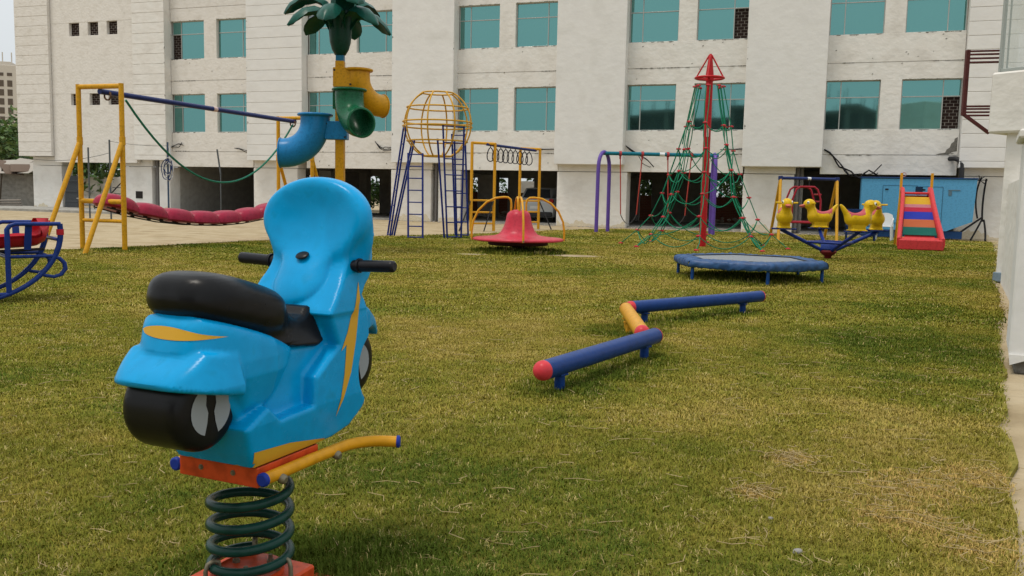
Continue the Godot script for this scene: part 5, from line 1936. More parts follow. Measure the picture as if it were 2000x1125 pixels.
# ---- thin poles, wire and clutter at the left
func build_left_clutter():
	var st := paint("pole_grey", 0.10, 0.11, 0.115, 0.5, 0.3)
	var poles := [[Vector3(-11.33, 0, -29.1), 2.62, "blue grey pole with a coil of wire by the dark parking bay", true],
		[Vector3(-15.6, 0, -32.6), 2.55, "thin dark pole standing before the open end bay", false],
		[Vector3(-14.0, 0, -30.8), 2.75, "thin dark pole beside the yellow bridge strut", false],
		[Vector3(-10.9, 0, -33.0), 2.6, "thin dark pole tilted in front of the dark parking bay", false]]
	for i in poles.size():
		var q: Array = poles[i]
		var t := thing("wire_pole", q[2], "pole", q[0], 0.0, "thin poles in front of the block")
		var ln := Vector3(-0.12, 0, 0) if i == 3 else Vector3(0.0, 0, 0)
		var a := 1.7 if i == 3 else -0.05
		tub("shaft", [Vector3(0, a, 0), Vector3(0, q[1], 0) + ln], 0.032, paint("pole_blue", 0.05, 0.08, 0.13, 0.5) if q[3] else st, t, 8)
		if i == 3:
			tub("foot", [Vector3(0, -0.03, 0), Vector3(0, 1.72, 0)], 0.022, st, t, 8)
		if q[3]:
			rng.seed = 5
			for k in 7:
				var m := MB.new()
				var rr := rng.randf_range(0.13, 0.24)
				var cc := Vector3(rng.randf_range(-0.05, 0.05), 1.72 + rng.randf_range(-0.1, 0.1), 0.05)
				var p := []
				for j in 16: p.append(cc + Vector3(cos(TAU * j / 16.0) * rr * 0.7, sin(TAU * j / 16.0) * rr * 1.5, 0.03 * sin(j * 1.7 + k)))
				m.tube(p, 0.014, 5, true)
				obj("wire_coil", m, paint("wire_white", 0.5, 0.5, 0.5, 0.5) if k % 2 else paint("wire_navy", 0.02, 0.04, 0.12, 0.5), t)
			tub("strap", [Vector3(0.05, 2.5, 0), Vector3(0.10, 2.2, 0.02), Vector3(0.07, 1.9, 0.03)], 0.03, paint("wire_white", 0.5, 0.5, 0.5, 0.5), t, 6)
	var wi := MB.new()
	wi.tube(sag(Vector3(-19.5, 2.3, -34.5), Vector3(-14.0, 2.3, -30.8), 0.25, 12), 0.008, 5)
	wi.tube(sag(Vector3(-14.0, 2.7, -30.8), Vector3(-11.33, 2.5, -29.1), 0.05, 8), 0.006, 5)
	tag(obj("wire", wi, mats["dark_metal"]), "thin wire strung between the poles before the block", "wire")
	# low concrete ledge along the sand
	var lg := thing("concrete_ledge", "low grey concrete ledge along the sandy strip at the end bay", "ledge")
	var m := MB.new()
	fbox(m, -24.0, -3.6, -0.05, 0.09, -3.3, 0.7, 0.02)
	obj("slab", m, mats["concrete"], lg)
	# dark steel door leaning at the end bay
	var d := thing("steel_door", "dark grey steel door leaf leaning by the end column", "door", fp(-10.55, 0.09, 0.5), -TH)
	var dm := MB.new()
	dm.box(Vector3(0, 0.78, 0), Vector3(0.85, 1.55, 0.05), 0.006, Basis(Vector3.RIGHT, -0.06))
	obj("leaf", dm, paint("door_grey", 0.055, 0.06, 0.065, 0.5, 0.0, 0.3), d)
	for h in [0.3, 0.8, 1.3]:
		var rl := MB.new()
		rl.box(Vector3(0, h, 0.06), Vector3(0.8, 0.05, 0.02), 0.003)
		obj("rail", rl, paint("door_grey2", 0.07, 0.075, 0.08, 0.5), d)
	# trestle bench on the sand
	var tb := thing("trestle", "small pale trestle table on the sand before the end bay", "table", fp(-7.9, 0.09, -1.2), -TH)
	var tm := MB.new()
	tm.box(Vector3(0, 0.48, 0), Vector3(0.95, 0.05, 0.4), 0.005)
	obj("top", tm, mats["concrete"], tb)
	for x in [-0.4, 0.4]: tub("leg", [Vector3(x, -0.02, 0), Vector3(x * 0.95, 0.47, 0)], 0.02, mats["dark_metal"], tb, 6)
	# yard behind the end bay
	var ys := thing("yard_wall", "pale wall of a yard seen through the open end bay", "wall")
	var ym := MB.new()
	fbox(ym, -22.0, -12.9, -0.03, 1.75, 10.0, 10.2)
	obj("face", ym, mats["plaster"], ys)
	var rd := thing("scaffold_rods", "rusty rods and a leaning prop in the open end bay", "rods", fp(-8.6, 0.05, 1.6), -TH)
	for q in [[-1.5, 0, 0.4, 1.6], [-0.2, 0, 0.6, 2.1], [0.3, 0, 0.3, 2.1], [0.65, 0, 0.65, 2.1], [0.75, 0.0, 0.8, 2.1]]: tub("rod", [Vector3(q[0], q[1], 0), Vector3(q[2], q[3], 0)], 0.03, mats["dark_metal"], rd, 6)
	for h in [0.75, 1.05]: tub("rod", [Vector3(-0.4, h, 0.1), Vector3(1.1, h + 0.02, 0.1)], 0.02, mats["dark_metal"], rd, 6)

# ---------------------------------------------------------------- trees, far things, neighbouring buildings
func leaf_mat(key: String, r: float, g: float, b: float) -> StandardMaterial3D:
	var m := paint(key, r, g, b, 0.6)
	m.vertex_color_use_as_albedo = true
	m.albedo_color = Color.WHITE
	m.backlight_enabled = true
	m.backlight = lin(r * 0.6, g * 0.6, b * 0.3)
	mats[key + "_c"] = Color(r, g, b)
	return m

func tree(label: String, at: Vector3, h: float, rad: float, seed_: int, leafs: int, tint: Color, lsize := 0.22, low := 0.3):
	rng.seed = seed_
	var t := thing("tree", label, "tree", at, 0.0, "trees behind the block")
	var tr := MB.new()
	var top := Vector3(rng.randf_range(-0.3, 0.3), h * 0.55, rng.randf_range(-0.3, 0.3))
	tr.tube([Vector3(0, -0.05, 0), top * 0.5 + Vector3(0.1, 0, 0), top], [h * 0.03, h * 0.022, h * 0.014], 8)
	var cl := []
	for k in 9:
		var a := TAU * k / 9.0 + rng.randf()
		var e := Vector3(cos(a) * rad * rng.randf_range(0.45, 0.8), h * rng.randf_range(low + 0.1, 0.92), sin(a) * rad * rng.randf_range(0.45, 0.8))
		tr.tube([top * rng.randf_range(0.5, 1.0), e.lerp(top, 0.4) + Vector3(0, 0.2, 0), e], [h * 0.011, h * 0.007, h * 0.003], 5)
		cl.append([e, rad * rng.randf_range(0.28, 0.5)])
	for k in 8:
		cl.append([Vector3(rng.randf_range(-1, 1) * rad * 0.7, h * rng.randf_range(low, 0.95), rng.randf_range(-1, 1) * rad * 0.7), rad * rng.randf_range(0.25, 0.42)])
	obj("trunk", tr, paint("bark", 0.09, 0.07, 0.05, 0.9), t)
	var st := SurfaceTool.new()
	st.begin(Mesh.PRIMITIVE_TRIANGLES)
	for i in leafs:
		var c: Array = cl[rng.randi() % cl.size()]
		var d := Vector3(rng.randfn(), rng.randfn() * 0.75, rng.randfn()).normalized() * pow(rng.randf(), 0.4)
		var p: Vector3 = c[0] + d * c[1]
		var bs := Basis.from_euler(Vector3(rng.randf() * TAU, rng.randf() * TAU, rng.randf() * TAU)) * lsize * rng.randf_range(0.6, 1.2)
		var k := rng.randf_range(0.55, 1.35)
		st.set_color(Color(tint.r * k * rng.randf_range(0.8, 1.25), tint.g * k, tint.b * k * rng.randf_range(0.7, 1.2)))
		for v in [Vector3(0, -1, 0), Vector3(0.42, 0, 0.1), Vector3(0, 1, 0), Vector3(0, -1, 0), Vector3(0, 1, 0), Vector3(-0.42, 0, 0.1)]:
			st.add_vertex(p + bs * v)
	st.generate_normals()
	obj("crown", st.commit(), leaf_mat("leaf_generic", 0.05, 0.09, 0.025), t)

func build_far():
	# pale tower with small dark windows, far away
	var t := thing("distant_tower", "pale distant apartment tower with rows of small dark windows", "building", Vector3(-233, 0, -380), 0.25)
	var m := MB.new()
	m.box(Vector3(0, 25.5, 0), Vector3(52, 51, 16), 0.1)
	obj("wall", m, paint("tower_cream", 0.55, 0.50, 0.43, 0.9), t)
	var rf := MB.new()
	rf.box(Vector3(-1, 51.9, 0), Vector3(40, 1.6, 12), 0.05)
	rf.box(Vector3(4, 53.2, 0), Vector3(6, 2.4, 5), 0.05)
	for x in [9.0, 13.0, 15.0, 18.5]: rf.tube([Vector3(x, 52, 2), Vector3(x, 57, 2)], 0.25, 5)
	obj("roof_plant", rf, paint("tower_cream", 0.55, 0.50, 0.43, 0.9), t)
	var wm := paint("tower_window", 0.11, 0.085, 0.065, 0.5)
	var wd := MB.new()
	wd.box(Vector3.ZERO, Vector3(1.9, 2.6, 0.12), 0.0)
	var wmesh := wd.mesh()
	for i in 13:
		for j in 12:
			var o := obj("window", wmesh, wm, t)
			o.position = Vector3(-23.5 + i * 3.55 + (0.3 if i % 3 == 2 else 0.0), 47.2 - j * 3.75, 8.05)
			if j == 0: o.scale.y = 0.5
	# trees at the left end and behind the block
	tree("dark dusty green tree behind the tumbledown shed", Vector3(-37.5, 0, -62), 4.9, 3.6, 3, 5200, Color(0.104, 0.162, 0.057), 0.26, 0.12)
	tree("broad dull green tree between the shed and the far tower", Vector3(-47.0, 0, -78), 6.0, 5.0, 4, 5200, Color(0.114, 0.180, 0.067), 0.3, 0.1)
	tree("leafy green tree seen through the open end bay", Vector3(-27.5, 0, -57), 5.4, 4.0, 5, 4500, Color(0.095, 0.162, 0.057), 0.24, 0.15)
	tree("dense dark tree seen through the parking bay behind the palm post", fp(-2.4, 0, 18.5), 4.6, 2.9, 6, 5200, Color(0.085, 0.162, 0.057), 0.2, 0.1)
	tree("small green tree seen past the blue ladders through the parking", fp(3.4, 0, 18.0), 4.0, 2.4, 7, 3600, Color(0.104, 0.190, 0.057), 0.18, 0.12)
	tree("dark green tree beyond the brick wall behind the ring frame", fp(8.8, 0, 20.5), 5.2, 3.2, 8, 4200, Color(0.067, 0.123, 0.048), 0.22, 0.1)
	tree("dark green tree beyond the brick wall behind the rope pyramid", fp(17.5, 0, 19.0), 5.2, 3.4, 9, 4600, Color(0.067, 0.123, 0.048), 0.22, 0.1)
	tree("tall dark shrub beyond the brick wall under the white block", fp(13.2, 0, 18.0), 4.4, 3.0, 10, 3600, Color(0.076, 0.133, 0.048), 0.22, 0.1)

func build_shed():
	var t := thing("tumbledown_shed", "tumbledown shed with a roof of loose weathered sheets", "shed", Vector3(-27.6, 0, -46.5), 0.25)
	rng.seed = 44
	for x in [-1.4, 1.6]:
		var w := MB.new()
		w.box(Vector3(x, 0.85, 0), Vector3(1.95, 1.75, 0.15), 0.01)
		obj("wall", w, mats["concrete"], t)
	for q in [[Vector3(0.1, 0.85, -2.6), Vector3(5.2, 1.75, 0.12)], [Vector3(-2.4, 0.85, -1.3), Vector3(0.12, 1.75, 2.4)], [Vector3(2.55, 0.85, -1.3), Vector3(0.12, 1.75, 2.4)], [Vector3(0.1, 1.8, -1.2), Vector3(5.3, 0.06, 2.9)]]:
		var dk := MB.new()
		dk.box(q[0], q[1], 0.01)
		obj("shell", dk, mats["concrete"], t)
	for i in 20:
		var s := MB.new()
		var x := -2.6 + (i % 10) * 0.55 + rng.randf_range(-0.2, 0.2)
		var z := 0.35 if i < 10 else -0.9
		s.box(Vector3.ZERO, Vector3(rng.randf_range(0.5, 0.9), 0.02, rng.randf_range(1.3, 1.8)), 0.003)
		var o := obj("roof_sheet", s, [paint("sheet_grey", 0.24, 0.21, 0.18, 0.8), paint("sheet_brown", 0.14, 0.10, 0.075, 0.85), paint("sheet_pale", 0.38, 0.35, 0.31, 0.8)][rng.randi() % 3], t)
		o.position = Vector3(x, 2.0 + (0.28 if i >= 10 else -0.02) + rng.randf_range(-0.06, 0.08), z)
		o.rotation = Vector3(0.28 + rng.randf_range(-0.1, 0.1), rng.randf_range(-0.5, 0.5), rng.randf_range(-0.15, 0.05))
	for q in [[-0.5, 0.8], [0.25, 0.6], [0.75, 0.6]]: tub("prop", [Vector3(q[0], -0.03, 0.7), Vector3(q[0] + 0.2, 1.95, 0.75)], 0.035, paint("bark", 0.09, 0.07, 0.05, 0.9), t, 6)
	var bm := thing("timber_stack", "stack of grey timbers lying before the tumbledown shed", "timber", Vector3(-26.8, 0, -43.8), 0.25)
	for i in 6: tub("timber", [Vector3(-3.0, 0.05 + 0.07 * (i % 3), -0.3 + i * 0.12), Vector3(2.2, 0.1 + 0.14 * (i % 3), -0.25 + i * 0.1)], 0.05, paint("sheet_grey", 0.24, 0.21, 0.18, 0.8), bm, 6)
	var br := thing("boundary_wall", "long low grey wall closing the site behind the shed", "wall")
	var mm := MB.new()
	mm.box(Vector3(-50, 0.7, -66), Vector3(60, 1.5, 0.2), 0.01, Basis(Vector3.UP, 0.25))
	obj("face", mm, mats["concrete"], br)

# the neighbouring building whose edge shows at the right
func build_right():
	var t := thing("white_annex", "edge of a whitewashed annex with a glazed upper bay beside the lawn", "building")
	var w := Vector3(0.467, 0, -0.884)
	var e := Vector3(0.55, 0, 0.835)        # faces turn this way from their left corner
	var C := Vector3(7.34, 0, -13.39)
	var bs := Basis(e, Vector3.UP, e.cross(Vector3.UP))
	# lower far wall
	var m := MB.new()
	m.box(C + e * 1.5 + Vector3(0, 1.12, 0) + bs.z * -1.5, Vector3(3.0, 2.3, 3.0), 0.015, bs)
	obj("lower_wall", m, mats["plaster"], t)
	var ft := MB.new()
	ft.box(C + e * 1.5 + Vector3(0, 0.06, 0) + bs.z * -1.46, Vector3(3.03, 0.14, 3.03), 0.01, bs)
	obj("blue_footing", ft, paint("footing_blue", 0.20, 0.27, 0.33, 0.8, 0.0, 0.2), t)
	# jettied upper storey
	var U := C - e * 0.06 - w * 0.0 + Vector3(-0.20, 0, -0.06)
	var u := MB.new()
	u.box(U + e * 2.0 + Vector3(0, 2.66, 0) + bs.z * -2.0, Vector3(4.0, 0.90, 4.0), 0.03, bs)
	obj("parapet", u, mats["plaster"], t)
	var tp := MB.new()
	tp.box(U + e * 2.0 + Vector3(0, 5.4, 0) + bs.z * -2.0, Vector3(4.0, 2.0, 4.0), 0.03, bs)
	obj("upper_wall", tp, mats["plaster"], t)
	# glazed bay: frame, pane, lit back wall of the room and dark furniture
	var n := Node3D.new()
	n.name = "bay_window"
	t.add_child(n, true)
	var f := MB.new()
	for q in [[0.10, 3.12, 0.10, 4.40], [2.0, 3.12, 2.0, 4.40], [3.9, 3.12, 3.9, 4.40]]: f.bar(U + e * q[0] + Vector3(0, q[1], 0) - bs.z * 0.06, U + e * q[2] + Vector3(0, q[3], 0) - bs.z * 0.06, 0.05, 0.05, 0.004)
	for h in [3.135, 4.38]: f.bar(U + e * 0.12 + Vector3(0, h, 0) - bs.z * 0.055, U + e * 3.9 + Vector3(0, h, 0) - bs.z * 0.055, 0.045, 0.045, 0.004)
	f.bar(U + e * 0.19 + Vector3(0, 3.16, 0) - bs.z * 0.06, U + e * 0.19 + Vector3(0, 4.36, 0) - bs.z * 0.06, 0.02)
	f.bar(U + e * 0.06 + Vector3(0, 3.12, 0) - bs.z * 3.9, U + e * 0.06 + Vector3(0, 4.4, 0) - bs.z * 3.9, 0.05)
	obj("frame", f, paint("frame_pale", 0.36, 0.39, 0.37, 0.5), n)
	var g := MB.new()
	g.flat()
	g.quad(U + e * 0.12 + Vector3(0, 3.15, 0) - bs.z * 0.05, U + e * 3.88 + Vector3(0, 3.15, 0) - bs.z * 0.05, U + e * 3.88 + Vector3(0, 4.37, 0) - bs.z * 0.05, U + e * 0.12 + Vector3(0, 4.37, 0) - bs.z * 0.05)
	g.quad(U + e * 0.08 + Vector3(0, 3.15, 0) - bs.z * 3.88, U + e * 0.08 + Vector3(0, 3.15, 0) - bs.z * 0.08, U + e * 0.08 + Vector3(0, 4.37, 0) - bs.z * 0.08, U + e * 0.08 + Vector3(0, 4.37, 0) - bs.z * 3.88)
	obj("pane", g, mats["clear_glass"], n)
	var rm := MB.new()
	rm.box(U + e * 2.2 + Vector3(0, 3.75, 0) - bs.z * 1.3, Vector3(3.4, 1.27, 0.1), 0.0, bs)
	obj("room_wall", rm, paint("room_pale", 0.45, 0.47, 0.44, 0.9), n)
	var cb := MB.new()
	cb.box(U + e * 0.75 + Vector3(0, 3.42, 0) - bs.z * 0.55, Vector3(0.8, 0.5, 0.4), 0.01, bs)
	cb.box(U + e * 2.1 + Vector3(0, 3.35, 0) - bs.z * 0.7, Vector3(1.4, 0.45, 0.4), 0.01, bs)
	obj("cabinet", cb, paint("cabinet_grey", 0.06, 0.065, 0.07, 0.5), n)
	# near pilaster with broken render over its footing
	var N := Vector3(3.44, 0, -6.03)
	var e2 := Vector3(0.884, 0, 0.467)
	var b2 := Basis(e2, Vector3.UP, e2.cross(Vector3.UP))
	var p := MB.new()
	p.box(N + e2 * 1.0 + Vector3(0, 0.84, 0) - b2.z * 0.35, Vector3(2.0, 1.48, 0.7), 0.012, b2)
	obj("pilaster", p, mats["plaster_smooth"], t)
	var cp := MB.new()
	cp.box(N + e2 * 0.98 + Vector3(0, 1.615, 0) - b2.z * 0.36, Vector3(2.04, 0.06, 0.76), 0.012, b2)
	obj("pilaster_cap", cp, mats["plaster"], t)
	rng.seed = 9
	var rg := MB.new()
	var poly := [Vector2(0.0, 0.11)]
	for i in 14: poly.append(Vector2(0.01 + i * 0.11, 0.085 - rng.randf_range(0.0, 0.055)))
	poly.append_array([Vector2(1.9, 0.06), Vector2(1.9, 0.11)])
	rg.prism(poly, 0.03, Transform3D(b2, N + b2.z * -0.012))
	obj("torn_render", rg, mats["plaster_smooth"], t)
	var fo := MB.new()
	fo.box(N + e2 * 1.02 + Vector3(0, 0.04, 0) - b2.z * 0.37, Vector3(1.96, 0.14, 0.68), 0.01, b2)
	obj("footing", fo, mats["bare_plaster"], t)
	# long wall between the two, set back
	var lw := MB.new()
	var A := N + e2 * 0.32 + w * 0.7
	var B := C + e * 0.2
	lw.bar(A + Vector3(0, 0.7, 0), B + Vector3(0, 0.7, 0), 0.2, 1.5)
	obj("side_wall", lw, mats["plaster"], t)
	# window guard of brown angle iron on the far side of the upper bay
	var gd := thing("window_guard", "dark red steel window guard jutting from the annex wall", "window guard")
	var br := paint("guard_brown", 0.10, 0.028, 0.026, 0.5, 0.0, 0.2)
	var o := Vector3(7.30, 0, -13.9)
	var d := Vector3(-0.32, 0, -0.10)
	var G := MB.new()
	G.bar(o + d + Vector3(0, 2.52, 0), o + d + Vector3(0, 3.52, 0), 0.06, 0.06, 0.004)
	obj("upright", G, br, gd)
	for h in [3.50, 3.45, 3.39, 3.33, 2.66, 2.62, 2.57, 2.52]:
		var b := MB.new()
		b.bar(o + d + Vector3(0, h, 0), o + Vector3(0.1, h, 0.03), 0.028, 0.028, 0.003)
		obj("rail", b, br, gd)
	var dg := MB.new()
	dg.bar(o + d + Vector3(0, 2.54, 0), o + Vector3(0.05, 2.25, 0), 0.05, 0.05, 0.004)
	obj("strut", dg, br, gd)
	# rough paving strip beside the lawn
	var pv := thing("paving_strip", "strip of cracked pale paving slabs between lawn and annex", "paving")
	for i in 14:
		var s := MB.new()
		var q := Vector3(1.35, 0, -2.0) + w * (i * 0.86)
		var yaw := atan2(-w.x, -w.z) + rng.randf_range(-0.02, 0.02)
		s.box(Vector3.ZERO, Vector3(1.5, 0.06, 0.845), 0.006)
		var ob := obj("slab", s, mats["concrete"], pv)
		ob.position = q + Vector3(0.884, 0, 0.467) * 0.98 + Vector3(0, -0.018 + rng.randf_range(-0.008, 0.008), 0)
		ob.rotation.y = yaw
	# creeper and cables in the corner by the generator
	var cbm := MB.new()
	for q in [[[29.35, 2.1, 0.2], [29.12, 1.5, 0.25], [29.3, 0.7, 0.1]], [[29.5, 2.05, 0.2], [29.42, 1.3, 0.3], [29.45, 0.6, 0.1]], [[29.45, 0.75, 0.1], [29.0, 0.45, -0.4], [28.4, 0.03, -1.0]], [[29.45, 0.7, 0.1], [29.2, 0.3, -0.5], [29.0, 0.0, -0.9]], [[29.5, 0.65, 0.1], [29.5, 0.25, -0.5], [29.4, 0.0, -1.1]]]:
		var pts := []
		for i in 9:
			var v := i / 8.0
			var A0 := fp(q[0][0], q[0][1], q[0][2])
			var A1 := fp(q[1][0], q[1][1], q[1][2])
			var A2 := fp(q[2][0], q[2][1], q[2][2])
			pts.append(A0.lerp(A1, v).lerp(A1.lerp(A2, v), v))
		cbm.tube(pts, 0.032, 6)
	for i in 14: cbm.tube([fp(29.3, 2.0, 0.2), fp(29.3 + cos(i * 0.9) * 0.22, 2.0 + sin(i * 0.9) * 0.16, 0.1 + 0.02 * (i % 4))], 0.014, 5)
	tag(obj("cable_tangle", cbm, mats["black_rubber"]), "black cable tangle running down the corner by the generator", "cable")

# the concrete frame across the way, behind the camera: only its reflection shows in the glass
func build_frame():
	var t := thing("unfinished_building", "unfinished grey concrete frame building with starter bars, mirrored in the windows", "building", Vector3(-25, 0, 33), -0.1)
	var dk := paint("frame_concrete", 0.10, 0.095, 0.085, 0.9)
	for f in 3:
		var s := MB.new()
		s.box(Vector3(0, 3.5 * (f + 1), 0), Vector3(34, 0.35, 14), 0.02)
		obj("slab", s, dk, t)
	for i in 8:
		for z in [-6.5, 0.0, 6.5]:
			var c := MB.new()
			c.box(Vector3(-16 + i * 4.55, 5.2, z), Vector3(0.45, 10.5, 0.45), 0.02)
			obj("column", c, dk, t)
			for k in 4: tub("starter_bar", [Vector3(-16.15 + i * 4.55 + 0.3 * (k % 2), 10.6, z + 0.15 * (1 if k > 1 else -1)), Vector3(-16.15 + i * 4.55 + 0.34 * (k % 2), 12.2 + 0.2 * k, z + 0.15)], 0.03, dk, t, 4)
	var w := MB.new()
	w.box(Vector3(0, 8.8, 2.0), Vector3(33, 3.2, 0.2), 0.0)
	w.box(Vector3(0, 5.2, 2.0), Vector3(33, 3.2, 0.2), 0.0)
	w.box(Vector3(0, 1.7, 2.0), Vector3(33, 3.2, 0.2), 0.0)
	obj("infill_wall", w, paint("frame_infill", 0.07, 0.055, 0.045, 0.9), t)

# ---------------------------------------------------------------- turf
func tuft_mesh(n: int, h: float, spread: float, wid: float, seed_: int, lie := 0.6) -> ArrayMesh:
	rng.seed = seed_
	var st := SurfaceTool.new()
	st.begin(Mesh.PRIMITIVE_TRIANGLES)
	for i in n:
		var a := rng.randf() * TAU
		var p := Vector3(cos(a), 0, sin(a)) * spread * sqrt(rng.randf())
		var b := rng.randf() * TAU
		var dir := Vector3(cos(b), 0, sin(b))
		var side := Vector3(-dir.z, 0, dir.x) * wid * rng.randf_range(0.7, 1.3)
		var L := h * rng.randf_range(0.6, 1.3)
		var l := lie * rng.randf_range(0.5, 1.5)
		var m := p + dir * L * 0.35 * l + Vector3(0, L * 0.6, 0)
		var e := p + dir * L * 1.1 * l + Vector3(0, L * (1.0 - 0.35 * l), 0)
		var k := rng.randf_range(0.8, 1.2)
		st.set_color(Color(k, k, k))
		var nn := (Vector3.UP * 1.0 - dir * 0.6).normalized()
		for v in [p - side, m - side * 0.8, p + side, p + side, m - side * 0.8, m + side * 0.8, m - side * 0.8, e, m + side * 0.8]:
			st.set_normal(nn)
			st.add_vertex(v)
	return st.commit()

# spots where the mower does not reach: x, z, radius, lushness
var lush := [[0.1, -17.65, 0.78, 1.0, 3.4], [6.27, -17.7, 0.7, 0.6], [3.4, -12.75, 0.95, 1.0, 2.0], [0.29, -5.07, 0.28, 1.0], [0.6, -5.6, 0.28, 1.0], [0.9, -6.1, 0.28, 1.0], [0.98, -6.7, 0.25, 0.9], [0.98, -7.4, 0.35, 1.0], [1.2, -7.9, 0.3, 1.0], [1.5, -8.2, 0.28, 1.0], [1.9, -8.5, 0.28, 0.9], [2.3, -8.8, 0.28, 0.8], [-0.55, -2.35, 0.42, 0.9], [-2.6, -22.4, 0.5, 0.6], [-1.5, -23.3, 0.6, 0.7], [-3.4, -23.7, 0.4, 0.7], [9.98, -21.8, 1.2, 0.9], [9.9, -23.6, 1.4, 0.9], [3.3, -6.8, 0.8, 0.5], [4.6, -9.2, 0.8, 0.35], [2.6, -5.2, 0.5, 0.4], [8.5, -18.0, 1.6, 0.4], [10.5, -21.0, 2.0, 0.7], [-7.0, -15.9, 0.5, 0.8], [-6.0, -17.5, 0.6, 0.9], [-5.3, -18.9, 0.6, 0.9]]
var bare := [[1.15, -16.9, 0.55], [-0.9, -16.9, 0.3], [1.72, -2.62, 0.15]]
var straw := [[1.62, -3.40, 0.22], [1.42, -3.05, 0.2], [1.55, -2.80, 0.16], [1.95, -3.55, 0.2], [1.25, -3.75, 0.12], [0.95, -3.3, 0.1]]

func build_grass():
	var big := FastNoiseLite.new()
	big.seed = 12; big.frequency = 0.22; big.fractal_octaves = 3
	var fine := FastNoiseLite.new()
	fine.seed = 22; fine.frequency = 1.3; fine.fractal_octaves = 3
	var gm := StandardMaterial3D.new()
	gm.resource_name = "grass_blade"
	gm.vertex_color_use_as_albedo = true
	gm.roughness = 1.0
	gm.metallic_specular = 0.05
	gm.backlight_enabled = true
	gm.backlight = Color(0.5, 0.5, 0.3)
	# z from, z to, per square metre, blade count, height, spread, width, scale
	var bands := [[1.5, 4.2, 4200.0, 8, 0.017, 0.032, 0.0014], [4.2, 8.0, 1800.0, 9, 0.017, 0.045, 0.0022], [8.0, 14.0, 560.0, 9, 0.017, 0.08, 0.0036], [14.0, 22.0, 200.0, 10, 0.018, 0.13, 0.006], [22.0, 35.0, 60.0, 11, 0.02, 0.2, 0.010]]
	var holder := Node3D.new()
	holder.name = "grass"
	add_child(holder)
	tag(holder, "short olive green turf with dry straw in it covering the lawn", "grass")
	holder.set_meta("kind", "stuff")
	var bi := 0
	for b in bands:
		var lists := [[], [], []]
		var cols := [[], [], []]
		rng.seed = 100 + bi
		var w = 0.64 * b[1] + 1.0
		var cnt := int((b[1] - b[0]) * 2.0 * w * b[2])
		for i in cnt:
			var z: float = -rng.randf_range(b[0], b[1])
			var x: float = rng.randf_range(-w, w)
			if absf(x) > 0.64 * -z + 0.9: continue
			var p := Vector2(x, z)
			if not in_lawn(p): continue
			var g := big.get_noise_2d(x, z) * 1.3 + fine.get_noise_2d(x, z) * 0.8 + rng.randfn() * 0.28
			var l := 0.0
			var tall := 1.0
			for q in lush:
				var d := Vector2(q[0], q[1]).distance_to(p)
				if d < q[2] * 1.3: l = maxf(l, q[3] * clampf((q[2] * 1.3 - d) / (q[2] * 0.5), 0.0, 1.0))
				if q.size() > 4 and d < q[2] * 1.2: tall = q[4] * rng.randf_range(0.4, 1.2)
			var skip := false
			for q in bare:
				if Vector2(q[0], q[1]).distance_to(p) < q[2] * rng.randf_range(0.6, 1.15): skip = true
			if skip and l < 0.3: continue
			var c: Color
			var st := 0.0
			for q in straw:
				if Vector2(q[0], q[1]).distance_to(p) < q[2] * rng.randf_range(0.5, 1.2): st = 1.0
			g += l * 0.9
			if st > 0 and rng.randf() < 0.75: c = Color(0.52, 0.36, 0.12)
			elif g < -0.55: c = Color(0.40, 0.31, 0.085)
			elif g < -0.1: c = Color(0.31, 0.26, 0.05)
			elif g < 0.45: c = Color(0.232, 0.222, 0.037)
			elif g < 0.9: c = Color(0.17, 0.19, 0.028)
			else: c = Color(0.10, 0.14, 0.022)
			if rng.randf() < 0.05: c = Color(0.50, 0.40, 0.17)
			var k := rng.randf_range(0.75, 1.25)
			var s := rng.randf_range(0.75, 1.25) * (1.0 + l * rng.randf_range(0.2, 1.6))
			var bs := Basis(Vector3.UP, rng.randf() * TAU).scaled(Vector3(s if l < 0.3 else 1.1, s * maxf(tall, 1.0), s if l < 0.3 else 1.1))
			var v := rng.randi() % 3
			lists[v].append(Transform3D(bs, Vector3(x, 0.0, z)))
			cols[v].append(Color(c.r * k, c.g * k, c.b * k))
		for v in 3:
			var mm := MultiMesh.new()
			mm.transform_format = MultiMesh.TRANSFORM_3D
			mm.use_colors = true
			mm.mesh = tuft_mesh(b[3], b[4], b[5], b[6], 7 + v + bi * 3, 0.9)
			mm.instance_count = lists[v].size()
			for i in lists[v].size():
				mm.set_instance_transform(i, lists[v][i])
				mm.set_instance_color(i, cols[v][i])
			var o := MultiMeshInstance3D.new()
			o.name = "turf"
			o.multimesh = mm
			o.material_override = gm
			o.set_meta("kind", "stuff")
			holder.add_child(o, true)
		bi += 1

func in_lawn(p: Vector2) -> bool:
	return Geometry2D.is_point_in_polygon(p, lawn_pk)
var lawn_pk := PackedVector2Array(lawn_poly)

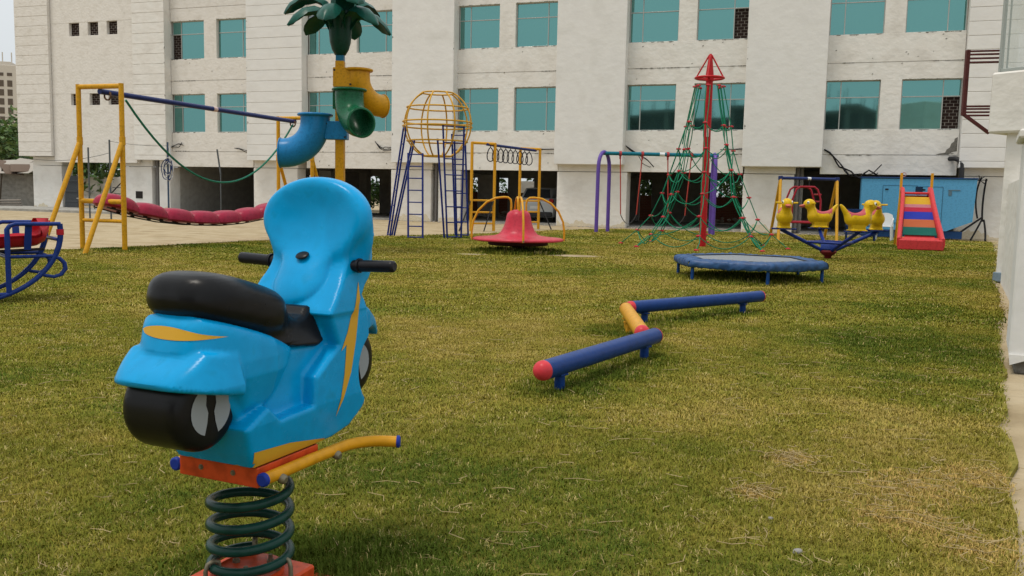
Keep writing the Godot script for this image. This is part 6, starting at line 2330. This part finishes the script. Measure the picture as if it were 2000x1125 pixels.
func build_bits():
	rng.seed = 71
	# trodden earth beside the merry-go-round
	for q in [[1.22, -16.95, 0.62, 0.30], [-0.75, -16.75, 0.35, 0.16]]:
		var e := MB.new()
		e.flat()
		var ring := []
		for i in 22:
			var a := TAU * i / 22.0
			var k := rng.randf_range(0.7, 1.1)
			ring.append(Vector3(q[0] + cos(a) * q[2] * k, 0.004, q[1] + sin(a) * q[3] * k))
		for i in 22: e.tri(Vector3(q[0], 0.004, q[1]), ring[(i + 1) % 22], ring[i])
		struct("bare_earth", e, mats["sand"])
	# two pale stones lying on the lawn
	for q in [[Vector3(0.93, 0.0, -2.72), 0.016, "grey pebble on the turf beside the dry straw"], [Vector3(0.93, 0.0, -3.02), 0.011, "small pale pebble on the turf farther from the straw patch"]]:
		var m := MB.new()
		m.ball(q[0] + Vector3(0, q[1] * 0.6, 0), Vector3(q[1] * 1.3, q[1] * 0.7, q[1] * 0.9), 8, Basis(Vector3.UP, 0.5))
		tag(obj("pebble", m, paint("pebble_grey", 0.30, 0.285, 0.26, 0.9, 0.0, 0.3)), q[2], "pebble", "pebbles on the lawn")
	# broad leaved weed beside the spring rider
	var t := thing("weed", "pale broad leaved weed in the grass beside the spring base", "plant", Vector3(-0.335, 0, -2.30))
	for k in 7:
		var a := k * 0.9 + 0.3
		var d := Vector3(cos(a), 0, sin(a))
		var w := Vector3(-d.z, 0, d.x)
		var mb := MB.new()
		var rows := []
		for i in 6:
			var u := i / 5.0
			var hw := 0.010 * sin(u * PI * 0.9 + 0.25)
			var c := d * 0.045 * u + Vector3(0, 0.045 * u - 0.02 * u * u + 0.005, 0)
			rows.append([c - w * hw, c + Vector3(0, -0.003, 0), c + w * hw])
		mb.grid(rows)
		obj("leaf", mb, paint("weed_leaf", 0.14, 0.19, 0.075, 0.6), t)
	# dry stalks lying about in the near turf
	var st := MB.new()
	for i in 620:
		var z := -rng.randf_range(1.9, 7.5)
		var x := rng.randf_range(-0.6, 0.6) * -z
		if not in_lawn(Vector2(x, z)): continue
		var q: Array = straw[rng.randi() % straw.size()]
		if i < 230:
			x = q[0] + rng.randfn() * q[2] * 0.6; z = q[1] + rng.randfn() * q[2] * 0.6
		var a := rng.randf() * TAU
		var L := rng.randf_range(0.03, 0.12)
		var d := Vector3(cos(a), 0, sin(a)) * L
		var p := Vector3(x, rng.randf_range(0.012, 0.03), z)
		var bend := Vector3(-d.z, 0.1 * L, d.x) * rng.randf_range(-0.35, 0.35)
		st.tube([p - d * 0.5, p + bend, p + d * 0.5], 0.0011 + 0.00025 * -z * 0.4, 3, false, false)
	var o := obj("dry_stalks", st, paint("straw", 0.42, 0.32, 0.16, 0.8))
	tag(o, "dry straw stalks scattered over the near turf", "straw")
	o.set_meta("kind", "stuff")
	# rubble, broken brick and weeds along the foot of the block
	var rb := MB.new()
	for i in 220:
		var s := rng.randf_range(7.0, 28.0)
		var p := fp(s, -0.02, rng.randf_range(-0.2, 0.45))
		var r := rng.randf_range(0.015, 0.06)
		rb.ball(p, Vector3(r * 1.3, r * 0.7, r), 6, Basis(Vector3.UP, rng.randf() * 6.0))
	var ro := obj("rubble", rb, mats["rubble"])
	tag(ro, "broken stones scattered along the foot of the white block", "rubble")
	ro.set_meta("kind", "stuff")

func _ready():
	set_view()
	make_mats()
	build_ground()
	build_block()
	build_cables()
	build_scooter()
	build_beams()
	build_trampoline()
	build_merry()
	build_slide()
	build_net()
	build_swing()
	build_globe()
	build_rings()
	build_ducks()
	build_bridge()
	build_palm()
	build_rocker()
	build_glider()
	build_generator()
	build_chairs()
	build_car()
	build_motorbike()
	build_yard()
	build_left_clutter()
	build_far()
	build_shed()
	build_right()
	build_frame()
	build_grass()
	build_bits()
